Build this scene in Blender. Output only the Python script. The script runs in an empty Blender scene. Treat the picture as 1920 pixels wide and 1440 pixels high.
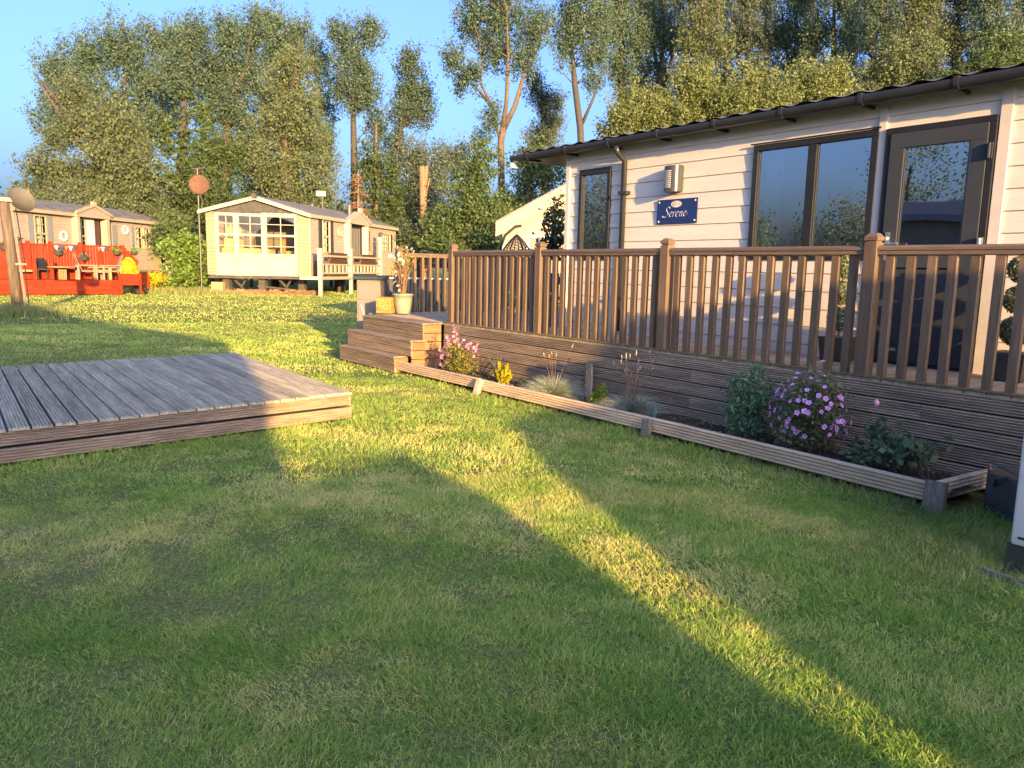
import bpy, math, random
import numpy as np
from mathutils import Vector, Matrix
random.seed(7)
RNG = np.random.default_rng(7)
scn = bpy.context.scene
COL = scn.collection
R = math.radians

# ------------------------------------------------------------------ camera frame (X along the main caravan, Y away towards it)
F = 1442.0
def _cam():
    p, r, az = R(8.5), R(1.2), R(-36.5)
    fwd = np.array([0, math.cos(p), -math.sin(p)]); up = np.array([0, math.sin(p), math.cos(p)]); rt = np.array([1., 0, 0])
    B = np.array([math.cos(r)*rt + math.sin(r)*up, -math.sin(r)*rt + math.cos(r)*up, fwd])
    vp = np.array([math.sin(az), math.cos(az), 0]); X = -vp; Y = np.array([-X[1], X[0], 0]); Z = np.array([0, 0, 1.])
    M = np.array([X, Y, Z])
    return (M @ B.T).T            # rows: right, up, forward in world
CB = _cam()
EYE = np.array([0, 0, 1.42])
def at(px, py, d):
    """world point seen at photo pixel (px,py) at horizontal distance d"""
    v = np.array([(px-960)/F, -(py-720)/F, 1.0]) @ CB
    return EYE + v*d/math.hypot(v[0], v[1])

# ------------------------------------------------------------------ helpers
class MB:
    def __init__(s, map=None): s.v = []; s.f = []; s.map = map
    def add(s, v, f):
        n = len(s.v); s.v += [tuple(map(float, q)) for q in v]; s.f += [tuple(i+n for i in q) for q in f]; return s
    def box(s, x0, x1, y0, y1, z0, z1):
        return s.add([(x0,y0,z0),(x1,y0,z0),(x1,y1,z0),(x0,y1,z0),(x0,y0,z1),(x1,y0,z1),(x1,y1,z1),(x0,y1,z1)],
                     [(0,3,2,1),(4,5,6,7),(0,1,5,4),(1,2,6,5),(2,3,7,6),(3,0,4,7)])
    def cbox(s, c, sz, rz=0, tilt=0):
        m = Matrix.Rotation(rz, 3, 'Z') @ Matrix.Rotation(tilt, 3, 'X')
        a = []
        for dz in (-.5, .5):
            for dx, dy in ((-.5,-.5),(.5,-.5),(.5,.5),(-.5,.5)):
                q = m @ Vector((dx*sz[0], dy*sz[1], dz*sz[2])); a.append((c[0]+q.x, c[1]+q.y, c[2]+q.z))
        return s.add(a, [(0,3,2,1),(4,5,6,7),(0,1,5,4),(1,2,6,5),(2,3,7,6),(3,0,4,7)])
    def beam(s, a, b, w, h):
        """rectangular bar from a to b, w across, h in height"""
        a = Vector(a); b = Vector(b); d = (b-a).normalized()
        side = d.cross(Vector((0,0,1)))
        if side.length < 1e-3: side = Vector((1,0,0))
        side.normalize(); up = side.cross(d).normalized()
        q = []
        for p in (a, b):
            for i, j in ((-.5,-.5),(.5,-.5),(.5,.5),(-.5,.5)): q.append(p + side*w*i + up*h*j)
        return s.add(q, [(0,1,2,3),(7,6,5,4),(0,4,5,1),(1,5,6,2),(2,6,7,3),(3,7,4,0)])
    def prism(s, poly, ax, a, b):
        n = len(poly)
        def P(q, t): return {'x': (t,q[0],q[1]), 'y': (q[0],t,q[1]), 'z': (q[0],q[1],t)}[ax]
        v = [P(q,a) for q in poly]+[P(q,b) for q in poly]
        f = [tuple(range(n))[::-1], tuple(range(n,2*n))]+[(i,(i+1)%n,n+(i+1)%n,n+i) for i in range(n)]
        return s.add(v, f)
    def tube(s, pts, r, n=8):
        pts = [Vector(p) for p in pts]; m = len(pts)
        rr = r if isinstance(r, (list, tuple)) else [r]*m
        v = []; ref = None
        for i, p in enumerate(pts):
            d = (pts[min(i+1,m-1)]-pts[max(i-1,0)]).normalized()
            a = d.cross(Vector((0,0,1))) if ref is None else ref - d*ref.dot(d)
            if a.length < 1e-4: a = d.cross(Vector((1,0,0)))
            a.normalize(); ref = a; b = d.cross(a)
            for k in range(n):
                t = 2*math.pi*k/n; v.append(p + (a*math.cos(t)+b*math.sin(t))*rr[i])
        f = []
        for i in range(m-1):
            for k in range(n):
                k2 = (k+1)%n; f.append((i*n+k, i*n+k2, (i+1)*n+k2, (i+1)*n+k))
        f.append(tuple(range(n))[::-1]); f.append(tuple(range((m-1)*n, m*n)))
        return s.add(v, f)
    def lathe(s, prof, c=(0,0,0), n=24, sx=1, sy=1):
        v = []; f = []; m = len(prof)
        for r, z in prof:
            for k in range(n):
                t = 2*math.pi*k/n; v.append((c[0]+sx*r*math.cos(t), c[1]+sy*r*math.sin(t), c[2]+z))
        for i in range(m-1):
            for k in range(n):
                k2 = (k+1)%n; f.append((i*n+k, i*n+k2, (i+1)*n+k2, (i+1)*n+k))
        f.append(tuple(range(n))[::-1]); f.append(tuple(range((m-1)*n, m*n)))
        return s.add(v, f)
    def ball(s, c, r, n=10):
        prof = [(max(1e-3, math.sin(math.pi*i/n)), -math.cos(math.pi*i/n)) for i in range(n+1)]
        rx, ry, rz = r if isinstance(r, (list,tuple)) else (r,r,r)
        return s.lathe([(a*rx, b*rz) for a,b in prof], c, n*2, 1, ry/rx)
    def grooved(s, o, L, W, T, l, w, t, n=8, g=.004):
        """board: origin o, unit axes L (length) W (width) T (outward face), grooves cut in the T face"""
        o, L, W, T = (Vector(q) for q in (o, L, W, T)); p = w/n; prof = []
        for i in range(n):
            prof += [(i*p+.02*p, -g), (i*p+.22*p, -.3*g), (i*p+.38*p, 0), (i*p+.58*p, 0), (i*p+.74*p, -.3*g), (i*p+.92*p, -g)]
        prof = prof+[(w,-t),(0,-t)]
        k = len(prof)
        v = [o+W*a+T*b for a,b in prof]+[o+L*l+W*a+T*b for a,b in prof]
        f = [tuple(range(k))[::-1], tuple(range(k,2*k))]+[(i,(i+1)%k,k+(i+1)%k,k+i) for i in range(k)]
        return s.add(v, f)
    def build(s, name, m, parent=None, smooth=False, bevel=0):
        me = bpy.data.meshes.new(name)
        v = s.v
        if s.map: v = [s.map(q) for q in v]
        if parent is not None:
            inv = WORLD[parent.name].inverted(); v = [inv @ Vector(q) for q in v]
        me.from_pydata([tuple(q) for q in v], [], s.f); me.validate()
        if m: me.materials.append(m)
        if smooth: me.polygons.foreach_set('use_smooth', [True]*len(me.polygons))
        o = bpy.data.objects.new(name, me); COL.objects.link(o)
        if parent is not None: o.parent = parent
        WORLD[o.name] = WORLD[parent.name] if parent is not None else Matrix()
        if bevel:
            b = o.modifiers.new('bevel', 'BEVEL'); b.width = bevel; b.segments = 2; b.limit_method = 'ANGLE'
        return o
WORLD = {}
def tag(o, label=None, cat=None, group=None, kind=None):
    if label: o['label'] = label
    if cat: o['category'] = cat
    if group: o['group'] = group
    if kind: o['kind'] = kind
    return o
def thing(name, label, cat, loc=(0,0,0), rz=0, group=None):
    o = bpy.data.objects.new(name, None); COL.objects.link(o)
    o.location = tuple(map(float, loc)); o.rotation_euler = (0,0,rz); o.empty_display_size = .1
    WORLD[o.name] = Matrix.Translation(o.location) @ Matrix.Rotation(rz, 4, 'Z')
    return tag(o, label, cat, group)
def dup(root, loc, rz=0, label=None, scale=1):
    r = root.copy(); COL.objects.link(r); r.location = tuple(map(float, loc)); r.rotation_euler = (0,0,rz); r.scale = (scale,)*3
    if label: r['label'] = label
    for ch in list(root.children):
        c = ch.copy(); COL.objects.link(c); c.parent = r
        for g in ch.children:
            d = g.copy(); COL.objects.link(d); d.parent = c
    return r

# ------------------------------------------------------------------ materials
def newmat(name):
    m = bpy.data.materials.new(name); m.use_nodes = True
    nt = m.node_tree; nt.nodes.clear()
    out = nt.nodes.new('ShaderNodeOutputMaterial'); return m, nt, out
def mat(name, col, rough=.6, var=.18, scale=6, stretch=(1,1,1), bump=.0, metal=0, rnd=.0, col2=None, blotch=0, spec=.4, coat=0):
    m, nt, out = newmat(name); N = nt.nodes.new; L = nt.links.new
    b = N('ShaderNodeBsdfPrincipled'); L(b.outputs[0], out.inputs[0])
    b.inputs['Roughness'].default_value = rough; b.inputs['Metallic'].default_value = metal
    b.inputs['Specular IOR Level'].default_value = spec
    if coat: b.inputs['Coat Weight'].default_value = coat; b.inputs['Coat Roughness'].default_value = .1
    tc = N('ShaderNodeTexCoord'); mp = N('ShaderNodeMapping'); mp.inputs['Scale'].default_value = stretch
    L(tc.outputs['Object'], mp.inputs['Vector'])
    oi = N('ShaderNodeObjectInfo')
    av = N('ShaderNodeVectorMath'); av.operation = 'ADD'; L(mp.outputs[0], av.inputs[0])
    sc = N('ShaderNodeVectorMath'); sc.operation = 'SCALE'; sc.inputs[0].default_value = (37,53,71); L(oi.outputs['Random'], sc.inputs['Scale']); L(sc.outputs[0], av.inputs[1])
    no = N('ShaderNodeTexNoise'); no.inputs['Scale'].default_value = scale; no.inputs['Detail'].default_value = 6; no.inputs['Roughness'].default_value = .65
    L(av.outputs[0], no.inputs['Vector'])
    c2 = col2 or tuple(min(1, c*(1+var)) for c in col); c1 = tuple(c*(1-var) for c in col)
    rp = N('ShaderNodeValToRGB'); e = rp.color_ramp.elements
    e[0].position = .3; e[1].position = .7; e[0].color = (*c1,1); e[1].color = (*c2,1)
    L(no.outputs['Fac'], rp.inputs[0]); cur = rp.outputs[0]
    if blotch:
        n2 = N('ShaderNodeTexNoise'); n2.inputs['Scale'].default_value = scale*.17+.6; n2.inputs['Detail'].default_value = 4; L(av.outputs[0], n2.inputs['Vector'])
        r2 = N('ShaderNodeMapRange'); r2.inputs['From Min'].default_value = .35; r2.inputs['From Max'].default_value = .7; r2.inputs['To Min'].default_value = 1-blotch; r2.inputs['To Max'].default_value = 1+blotch*.6
        L(n2.outputs['Fac'], r2.inputs['Value'])
        mm = N('ShaderNodeVectorMath'); mm.operation = 'SCALE'; L(cur, mm.inputs[0]); L(r2.outputs[0], mm.inputs['Scale']); cur = mm.outputs[0]
    if rnd:
        r3 = N('ShaderNodeMapRange'); r3.inputs['To Min'].default_value = 1-rnd; r3.inputs['To Max'].default_value = 1+rnd; L(oi.outputs['Random'], r3.inputs['Value'])
        mm = N('ShaderNodeVectorMath'); mm.operation = 'SCALE'; L(cur, mm.inputs[0]); L(r3.outputs[0], mm.inputs['Scale']); cur = mm.outputs[0]
    L(cur, b.inputs['Base Color'])
    if bump:
        bp = N('ShaderNodeBump'); bp.inputs['Strength'].default_value = bump; bp.inputs['Distance'].default_value = .01; L(no.outputs['Fac'], bp.inputs['Height']); L(bp.outputs[0], b.inputs['Normal'])
    return m
def leafmat(name, c0, c1, c2, trans=.25, rough=.55, spec=.3, rnd=.12):
    m, nt, out = newmat(name); N = nt.nodes.new; L = nt.links.new
    a = N('ShaderNodeAttribute'); a.attribute_name = 'tint'
    rp = N('ShaderNodeValToRGB'); e = rp.color_ramp.elements
    e[0].position = 0; e[1].position = 1; e[0].color = (*c0,1); e[1].color = (*c2,1); k = e.new(.5); k.color = (*c1,1)
    L(a.outputs['Fac'], rp.inputs[0])
    oi = N('ShaderNodeObjectInfo'); r3 = N('ShaderNodeMapRange'); r3.inputs['To Min'].default_value = 1-rnd; r3.inputs['To Max'].default_value = 1+rnd; L(oi.outputs['Random'], r3.inputs['Value'])
    mm = N('ShaderNodeVectorMath'); mm.operation = 'SCALE'; L(rp.outputs[0], mm.inputs[0]); L(r3.outputs[0], mm.inputs['Scale'])
    b = N('ShaderNodeBsdfPrincipled'); L(mm.outputs[0], b.inputs['Base Color']); b.inputs['Roughness'].default_value = rough; b.inputs['Specular IOR Level'].default_value = spec
    t = N('ShaderNodeBsdfTranslucent'); L(mm.outputs[0], t.inputs['Color'])
    mx = N('ShaderNodeMixShader'); mx.inputs[0].default_value = trans; L(b.outputs[0], mx.inputs[1]); L(t.outputs[0], mx.inputs[2]); L(mx.outputs[0], out.inputs[0])
    return m
def glassmat(name, tint=(.55,.6,.62), refl=.45, top=.95):
    m, nt, out = newmat(name); N = nt.nodes.new; L = nt.links.new
    g = N('ShaderNodeBsdfGlossy'); g.inputs['Roughness'].default_value = .008; g.inputs['Color'].default_value = (.85,.9,.95,1)
    tc = N('ShaderNodeTexCoord'); no = N('ShaderNodeTexNoise'); no.inputs['Scale'].default_value = 1.6; no.inputs['Detail'].default_value = 1; L(tc.outputs['Object'], no.inputs['Vector'])
    bp = N('ShaderNodeBump'); bp.inputs['Strength'].default_value = .018; bp.inputs['Distance'].default_value = .1; L(no.outputs['Fac'], bp.inputs['Height']); L(bp.outputs[0], g.inputs['Normal'])
    t = N('ShaderNodeBsdfTransparent'); t.inputs['Color'].default_value = (*tint,1)
    lw = N('ShaderNodeLayerWeight'); lw.inputs['Blend'].default_value = .35
    mr = N('ShaderNodeMapRange'); mr.inputs['To Min'].default_value = refl; mr.inputs['To Max'].default_value = top; L(lw.outputs['Fresnel'], mr.inputs['Value'])
    mx = N('ShaderNodeMixShader'); L(mr.outputs[0], mx.inputs[0]); L(t.outputs[0], mx.inputs[1]); L(g.outputs[0], mx.inputs[2]); L(mx.outputs[0], out.inputs[0])
    return m

WX = (1, 14, 14); WY = (14, 1, 14); WZ = (14, 14, 1)
M = dict(
 wall=mat('white embossed cladding', (0.64, 0.6, 0.535), .55, .05, 9, (.5,6,6), .25, blotch=.05),
 trimw=mat('white trim', (0.56, 0.52, 0.47), .5, .05, 12),
 dark=mat('anthracite upvc', (0.02, 0.0225, 0.028), .45, .12, 9, blotch=.15, spec=.2),
 dark2=mat('anthracite door panel', (0.04, 0.046, 0.055), .45, .1, 5, bump=.05, spec=.2),
 gutter=mat('black gutter plastic', (0.022, 0.025, 0.031), .35, .2, 8, spec=.5),
 roof=mat('dark grey tile sheet', (0.1, 0.103, 0.112), .55, .25, 14, bump=.2),
 silver=mat('brushed silver metal', (.55,.55,.55), .3, .1, 20, metal=.9),
 glass=glassmat('window glass'),
 room=mat('dim room lining', (.20,.17,.14), .8, .1),
 curtain=mat('pale curtain', (.55,.53,.5), .8, .15, 14, (8,8,.6)),
 navy=mat('navy sign enamel', (.012,.028,.13), .3, .08, 10, spec=.6),
 white=mat('white paint', (0.62, 0.61, 0.58), .5, .05),
 redpaint=mat('red sign paint', (.55,.09,.05), .5, .05),
 lampgrey=mat('grey lamp metal', (0.1, 0.105, 0.112), .35, .1, 14, metal=.6),
 rail=mat('brown stained timber upright', (0.145, 0.102, 0.07), .5, .22, 5, WZ, .25, rnd=.15, blotch=.2),
 railx=mat('brown stained timber rail', (0.155, 0.112, 0.08), .45, .22, 5, WX, .25, rnd=.1, blotch=.2),
 fascia=mat('weathered brown deck fascia', (0.29, 0.225, 0.165), .7, .3, 5, WX, .4, rnd=.18, blotch=.35),
 step=mat('brown step boards', (0.265, 0.205, 0.14), .7, .3, 5, WX, .4, rnd=.14, blotch=.3),
 stepy=mat('brown step end boards', (0.3, 0.17, 0.09), .7, .28, 5, WY, .4, rnd=.12, blotch=.2),
 deckf=mat('worn deck floor boards', (0.38, 0.31, 0.23), .75, .3, 5, WY, .4, rnd=.15, blotch=.3),
 edge=mat('pale edging timber', (0.66, 0.5, 0.33), .75, .25, 5, WX, .4, rnd=.12, blotch=.2),
 peg=mat('mossy grey peg timber', (0.26, 0.22, 0.165), .8, .35, 6, WZ, .5, blotch=.3),
 platt=mat('silvered platform boards', (0.45, 0.4, 0.285), .72, .32, 4, WX, .4, rnd=.2, blotch=.3),
 platf=mat('brown platform fascia', (0.33, 0.245, 0.17), .72, .3, 5, WY, .4, rnd=.1, blotch=.3),
 soil=mat('dark garden soil', (0.065, 0.046, 0.034), .95, .5, 22, bump=1, blotch=.3),
 potg=mat('pale sage glazed pot', (0.22, 0.28, 0.2), .4, .08, 16, bump=.1, blotch=.08, spec=.5),
 block=mat('varnished wooden block', (0.38, 0.17, 0.045), .5, .45, 4, (1,1,9), .3, col2=(.62,.31,.09)),
 cabg=mat('grey plastic cabinet', (0.17, 0.16, 0.15), .6, .1, 10, WZ, .1),
 cabl=mat('dark green cabinet lid', (.03,.05,.042), .5, .15),
 darkfence=mat('dark grey fence slats', (0.055, 0.058, 0.066), .7, .25, 6, WZ, .3, rnd=.25),
 cap=mat('pale fence capping', (.45,.47,.46), .6, .1),
 greenpot=mat('green plastic pot', (.09,.16,.10), .5, .1),
 planter=mat('dark slate planter', (0.06, 0.057, 0.054), .6, .25, 9, bump=.3),
 bark=mat('grey brown bark', (0.075, 0.062, 0.05), .9, .45, 7, (3,3,.7), .8, blotch=.3),
 barko=mat('orange tan bark', (0.12, 0.09, 0.062), .9, .35, 6, (3,3,.6), .8, blotch=.25),
 barkd=mat('dark bark', (0.06, 0.052, 0.045), .9, .4, 6, (3,3,.6), .8),
 snag=mat('bare stripped trunk', (0.25, 0.155, 0.09), .85, .25, 5, (4,4,.5), .6, blotch=.2),
 twig=mat('brown dry twig', (.20,.125,.07), .85, .3),
 petalp=mat('purple petal', (0.68, 0.32, 0.7), .6, .2, 40, rnd=.2),
 petalk=mat('pink petal', (0.75, 0.3, 0.4), .6, .25, 40, rnd=.2),
 petalw=mat('cream petal', (.74,.66,.52), .7, .2, 40, rnd=.15),
 petaly=mat('flower eye yellow', (0.35, 0.27, 0.04), .7, .2),
 cream=mat('cream cladding', (0.22, 0.168, 0.108), .6, .07, 5, (1,1,4), blotch=.08),
 creamw=mat('cream white upvc', (0.32, 0.29, 0.21), .5, .06, 5),
 pink=mat('pinkish beige cladding', (0.33, 0.27, 0.22), .6, .07, 5, (1,1,4), blotch=.08),
 greyroof=mat('grey felt roof', (0.17, 0.17, 0.165), .8, .25, 6, bump=.3, blotch=.3),
 leadg=mat('dark leaded gable panel', (0.05, 0.048, 0.046), .7, .45, 7, blotch=.4),
 shutg=mat('blue grey shutter', (0.19, 0.205, 0.22), .6, .1),
 shutd=mat('charcoal shutter', (.035,.038,.045), .6, .2),
 farglass=glassmat('far window glass', (.85,.86,.85), .03, .2),
 yellowin=mat('yellow sofa fabric', (.55,.40,.14), .8, .4, 5, (5,5,.5)),
 orangein=mat('orange curtain', (.6,.16,.05), .8, .2),
 lace=mat('net curtain', (.50,.47,.36), .8, .3, 12, (9,9,.5)),
 reddeck=mat('red painted timber', (0.23, 0.028, 0.01), .7, .2, 6, (1,1,3), .2, rnd=.12, blotch=.2, spec=.1),
 wood=mat('natural timber furniture', (0.3, 0.195, 0.095), .7, .25, 6, WX, .2),
 greywood=mat('grey weathered timber furniture', (0.2, 0.17, 0.14), .8, .25, 6, WX, .2),
 rattan=mat('dark brown rattan', (.06,.032,.024), .7, .3, 30, bump=.3),
 dish=mat('grey satellite dish', (0.1, 0.098, 0.092), .6, .12, 5, blotch=.15),
 rust=mat('rusty brown dish', (0.11, 0.055, 0.032), .8, .2, 6, blotch=.2),
 metal=mat('galvanised pole', (0.11, 0.11, 0.11), .45, .15, 10, metal=.5),
 pole=mat('weathered pole timber', (0.14, 0.105, 0.075), .85, .4, 4, WZ, .6, blotch=.4),
 black=mat('black plastic', (0.016, 0.017, 0.019), .5, .2, 12),
 shedw=mat('pale shed cladding', (0.36, 0.31, 0.22), .7, .1, 6, (1,1,5), blotch=.12),
 brick=mat('orange earth and rubble', (0.3, 0.18, 0.08), .95, .4, 6, bump=.8, blotch=.3),
 redorn=mat('red ceramic', (.48,.04,.04), .4, .1),
 tagm=mat('teal plastic tag', (.08,.24,.22), .4, .1),
 concrete=mat('pale render', (0.15, 0.14, 0.12), .8, .15),
)
LM = dict(
 poplar=leafmat('poplar leaf', (0.065, 0.115, 0.085), (0.108, 0.172, 0.115), (0.17, 0.23, 0.15), 0.4),
 willow=leafmat('willow leaf', (0.08, 0.115, 0.06), (0.135, 0.175, 0.082), (0.2, 0.23, 0.12), 0.4),
 ivy=leafmat('ivy leaf', (0.045, 0.085, 0.034), (0.09, 0.142, 0.052), (0.15, 0.2, 0.075), 0.4),
 bush=leafmat('bush leaf', (0.08, 0.155, 0.035), (0.16, 0.27, 0.052), (0.26, 0.36, 0.085), 0.4),
 darkbush=leafmat('dark bush leaf', (0.04, 0.068, 0.038), (0.07, 0.105, 0.056), (0.12, 0.155, 0.08), 0.4),
 greywillow=leafmat('grey willow leaf', (0.075, 0.11, 0.085), (0.12, 0.165, 0.12), (0.19, 0.22, 0.155), 0.4),
 hedge=leafmat('olive hedge leaf', (0.12, 0.17, 0.06), (0.195, 0.24, 0.09), (0.29, 0.33, 0.14), 0.4),
 dead=leafmat('dead brown needle', (.14,.07,.035), (.24,.13,.065), (.34,.2,.10), .1),
 fescue=leafmat('blue fescue blade', (0.16, 0.2, 0.165), (0.3, 0.36, 0.29), (0.52, 0.52, 0.38), 0.25),
 iris=leafmat('iris blade', (.06,.10,.05), (.11,.16,.08), (.19,.23,.12), .25),
 yellow=leafmat('golden yellow foliage', (0.34, 0.29, 0.010), (0.48, 0.41, 0.014), (0.60, 0.52, 0.02), 0.2),
 lime=leafmat('lime conifer foliage', (.12,.20,.015), (.24,.34,.03), (.38,.46,.06), .25),
 poppy=leafmat('bluish green foliage', (0.08, 0.18, 0.09), (0.16, 0.29, 0.15), (0.27, 0.4, 0.22), 0.3),
 shrub=leafmat('grey green shrub foliage', (0.085, 0.12, 0.06), (0.18, 0.225, 0.11), (0.31, 0.33, 0.19), 0.3),
 rose=leafmat('dark rose foliage', (0.055, 0.1, 0.055), (0.105, 0.17, 0.09), (0.19, 0.26, 0.14), 0.3),
 pinkfol=leafmat('yellow green flower foliage', (.10,.12,.022), (.22,.22,.05), (.36,.33,.10), .25),
 potfol=leafmat('potted shrub foliage', (.16,.15,.03), (.30,.27,.06), (.46,.40,.14), .3),
 topi=leafmat('topiary foliage', (0.06, 0.085, 0.05), (0.16, 0.19, 0.1), (0.34, 0.35, 0.22), 0.25),
 grass=leafmat('lawn grass blade', (0.18, 0.37, 0.07), (0.41, 0.54, 0.105), (0.86, 0.74, 0.32), 0.35, .6, .25, 0),
 tallgrass=leafmat('tall rough grass', (0.13, 0.2, 0.05), (0.23, 0.28, 0.09), (0.42, 0.37, 0.18), .3, .6, .2),
)

# ------------------------------------------------------------------ numpy meshes: leaves and blades
def npmesh(name, verts, k, tint, m, parent=None, loc=None):
    """verts (N,k,3): N polygons of k corners"""
    n = len(verts); me = bpy.data.meshes.new(name)
    v = verts.reshape(-1, 3).astype(np.float64)
    if parent is not None:
        A = np.array(WORLD[parent.name].inverted()); v = v @ A[:3,:3].T + A[:3,3]
    me.vertices.add(n*k); me.vertices.foreach_set('co', v.astype(np.float32).ravel())
    me.loops.add(n*k); me.loops.foreach_set('vertex_index', np.arange(n*k, dtype=np.int32))
    me.polygons.add(n); me.polygons.foreach_set('loop_start', np.arange(0, n*k, k, dtype=np.int32))
    me.update(calc_edges=True)
    a = me.attributes.new('tint', 'FLOAT', 'FACE'); a.data.foreach_set('value', tint.astype(np.float32))
    me.materials.append(m)
    o = bpy.data.objects.new(name, me); COL.objects.link(o)
    if parent is not None: o.parent = parent
    WORLD[o.name] = WORLD[parent.name] if parent is not None else Matrix()
    return o
def unit(a): return a/np.maximum(np.linalg.norm(a, axis=1, keepdims=True), 1e-9)
def leaves(name, C, size, m, parent=None, aspect=.55, hang=0., tbias=0.):
    n = len(C); C = np.asarray(C)
    nrm = unit(RNG.normal(size=(n,3))); t = unit(np.cross(nrm, RNG.normal(size=(n,3))))
    t[:,2] -= hang; t = unit(t); b = unit(np.cross(nrm, t))
    s = (size*(.45+1.1*RNG.random(n)**1.5))[:,None]
    V = np.stack([C-t*s*.5, C+b*s*aspect*.5, C+t*s*.5, C-b*s*aspect*.5], 1)
    tint = np.clip(RNG.beta(2.2,2.2,n)+tbias, 0, 1)
    return npmesh(name, V, 4, tint, m, parent)
def blades(name, P, D, ln, wd, droop, m, parent=None, tint=None):
    """curved tapering blades: two quads-as-triangles each (3 triangles)"""
    n = len(P); up = np.array([0,0,1.])
    D = unit(D); sd = unit(np.cross(D, RNG.normal(size=(n,3)))); ln = ln[:,None]; w = (wd if np.ndim(wd) else np.full(n, wd))[:,None]
    mid = P + D*ln*.5
    h = D.copy(); h[:,2] = 0; tip = P + D*ln + h*ln*droop - up*ln*droop*.35
    a, b, c, d = P-sd*w*.5, P+sd*w*.5, mid+sd*w*.42, mid-sd*w*.42
    V = np.concatenate([np.stack([a,b,c],1), np.stack([a,c,d],1), np.stack([d,c,tip],1)])
    if tint is None: tint = RNG.beta(2.2,2.2,n)
    return npmesh(name, V, 3, np.concatenate([tint]*3), m, parent)
def clumps(els, per_m3=None, n=60, shell=.45):
    """clump centres inside ellipsoids: list of (c, (rx,ry,rz)); returns centres"""
    out = []
    vol = np.array([e[1][0]*e[1][1]*e[1][2] for e in els])**.75; vol = vol/vol.sum()
    for (c, r), w in zip(els, vol):
        k = max(2, int(round(n*w))); u = unit(RNG.normal(size=(k,3))); q = (shell+(1-shell)*RNG.random(k))[:,None]
        out.append(np.array(c)+u*q*np.array(r))
    return np.concatenate(out)
def cloud(cl, rad, per, flat=.8):
    n = len(cl); rr = rad*(.6+.8*RNG.random(n))
    u = RNG.normal(size=(n,per,3))*.55; u[:,:,2] *= flat
    return (cl[:,None,:]+u*rr[:,None,None]).reshape(-1,3)
def sprays(cl, rad, per, zd, nt=4, spread=.6, jit=.2):
    """leaves set along short twigs that start at each clump centre; zd > 0 rising, zd < 0 hanging"""
    n = len(cl); d = RNG.normal(size=(n,nt,3))*spread; d[:,:,2] = zd+RNG.normal(size=(n,nt))*.3
    d /= np.linalg.norm(d, axis=2, keepdims=True); d *= (rad*(.9+1.3*RNG.random((n,nt))))[:,:,None]
    k = RNG.integers(0, nt, size=(n,per)); D = np.take_along_axis(d, k[:,:,None].repeat(3,2), axis=1)
    s = RNG.random((n,per))[:,:,None]; j = np.clip(RNG.normal(size=(n,per,3)), -1.5, 1.5)*jit*rad*(1.15-.7*s)
    return (cl[:,None,:]+D*(s*1.25-.25)+j).reshape(-1,3)
def vnoise(x, y, seed=0):
    r = np.random.default_rng(seed); T = r.random((256,256))
    xi = np.floor(x).astype(int); yi = np.floor(y).astype(int); fx = x-xi; fy = y-yi
    fx = fx*fx*(3-2*fx); fy = fy*fy*(3-2*fy); g = lambda a,b: T[a%256, b%256]
    return (g(xi,yi)*(1-fx)+g(xi+1,yi)*fx)*(1-fy)+(g(xi,yi+1)*(1-fx)+g(xi+1,yi+1)*fx)*fy

# ------------------------------------------------------------------ world, sun, camera
SUN_AZ, SUN_EL = R(-13.64), R(9.4)
w = bpy.data.worlds.new('World'); scn.world = w; w.use_nodes = True; nt = w.node_tree
bg = nt.nodes['Background']; sky = nt.nodes.new('ShaderNodeTexSky'); sky.sky_type = 'NISHITA'; sky.sun_disc = False
sky.sun_elevation = SUN_EL; sky.sun_rotation = R(90)-SUN_AZ; sky.air_density = .8; sky.dust_density = 5.5; sky.ozone_density = 4.0; sky.altitude = 0
wb = nt.nodes.new('ShaderNodeVectorMath'); wb.operation = 'MULTIPLY'; wb.inputs[1].default_value = (.84,.735,.80)
nt.links.new(sky.outputs[0], wb.inputs[0]); nt.links.new(wb.outputs[0], bg.inputs[0]); bg.inputs[1].default_value = .15
sl = bpy.data.lights.new('sun', 'SUN'); sl.energy = 3.15; sl.angle = R(.45); sl.color = (1, .61, .21)
so = bpy.data.objects.new('sun', sl); COL.objects.link(so)
tosun = Vector((math.cos(SUN_AZ)*math.cos(SUN_EL), math.sin(SUN_AZ)*math.cos(SUN_EL), math.sin(SUN_EL)))
so.rotation_euler = tosun.to_track_quat('Z', 'Y').to_euler(); so.location = (30,-10,12)
cam = bpy.data.cameras.new('camera'); co = bpy.data.objects.new('camera', cam); COL.objects.link(co)
cam.sensor_width = 36; cam.lens = F/1920*36; cam.clip_end = 3000; cam.clip_start = .05
rm = Matrix((CB[0], CB[1], -CB[2])).transposed(); co.matrix_world = Matrix.Translation(EYE) @ rm.to_4x4()
scn.camera = co
vs = scn.view_settings; vs.view_transform = 'Standard'; vs.look = 'None'; vs.gamma = 1; vs.use_curve_mapping = False; vs.exposure = 2.4
scn.cycles.max_bounces = 6; scn.cycles.transparent_max_bounces = 12

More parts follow.
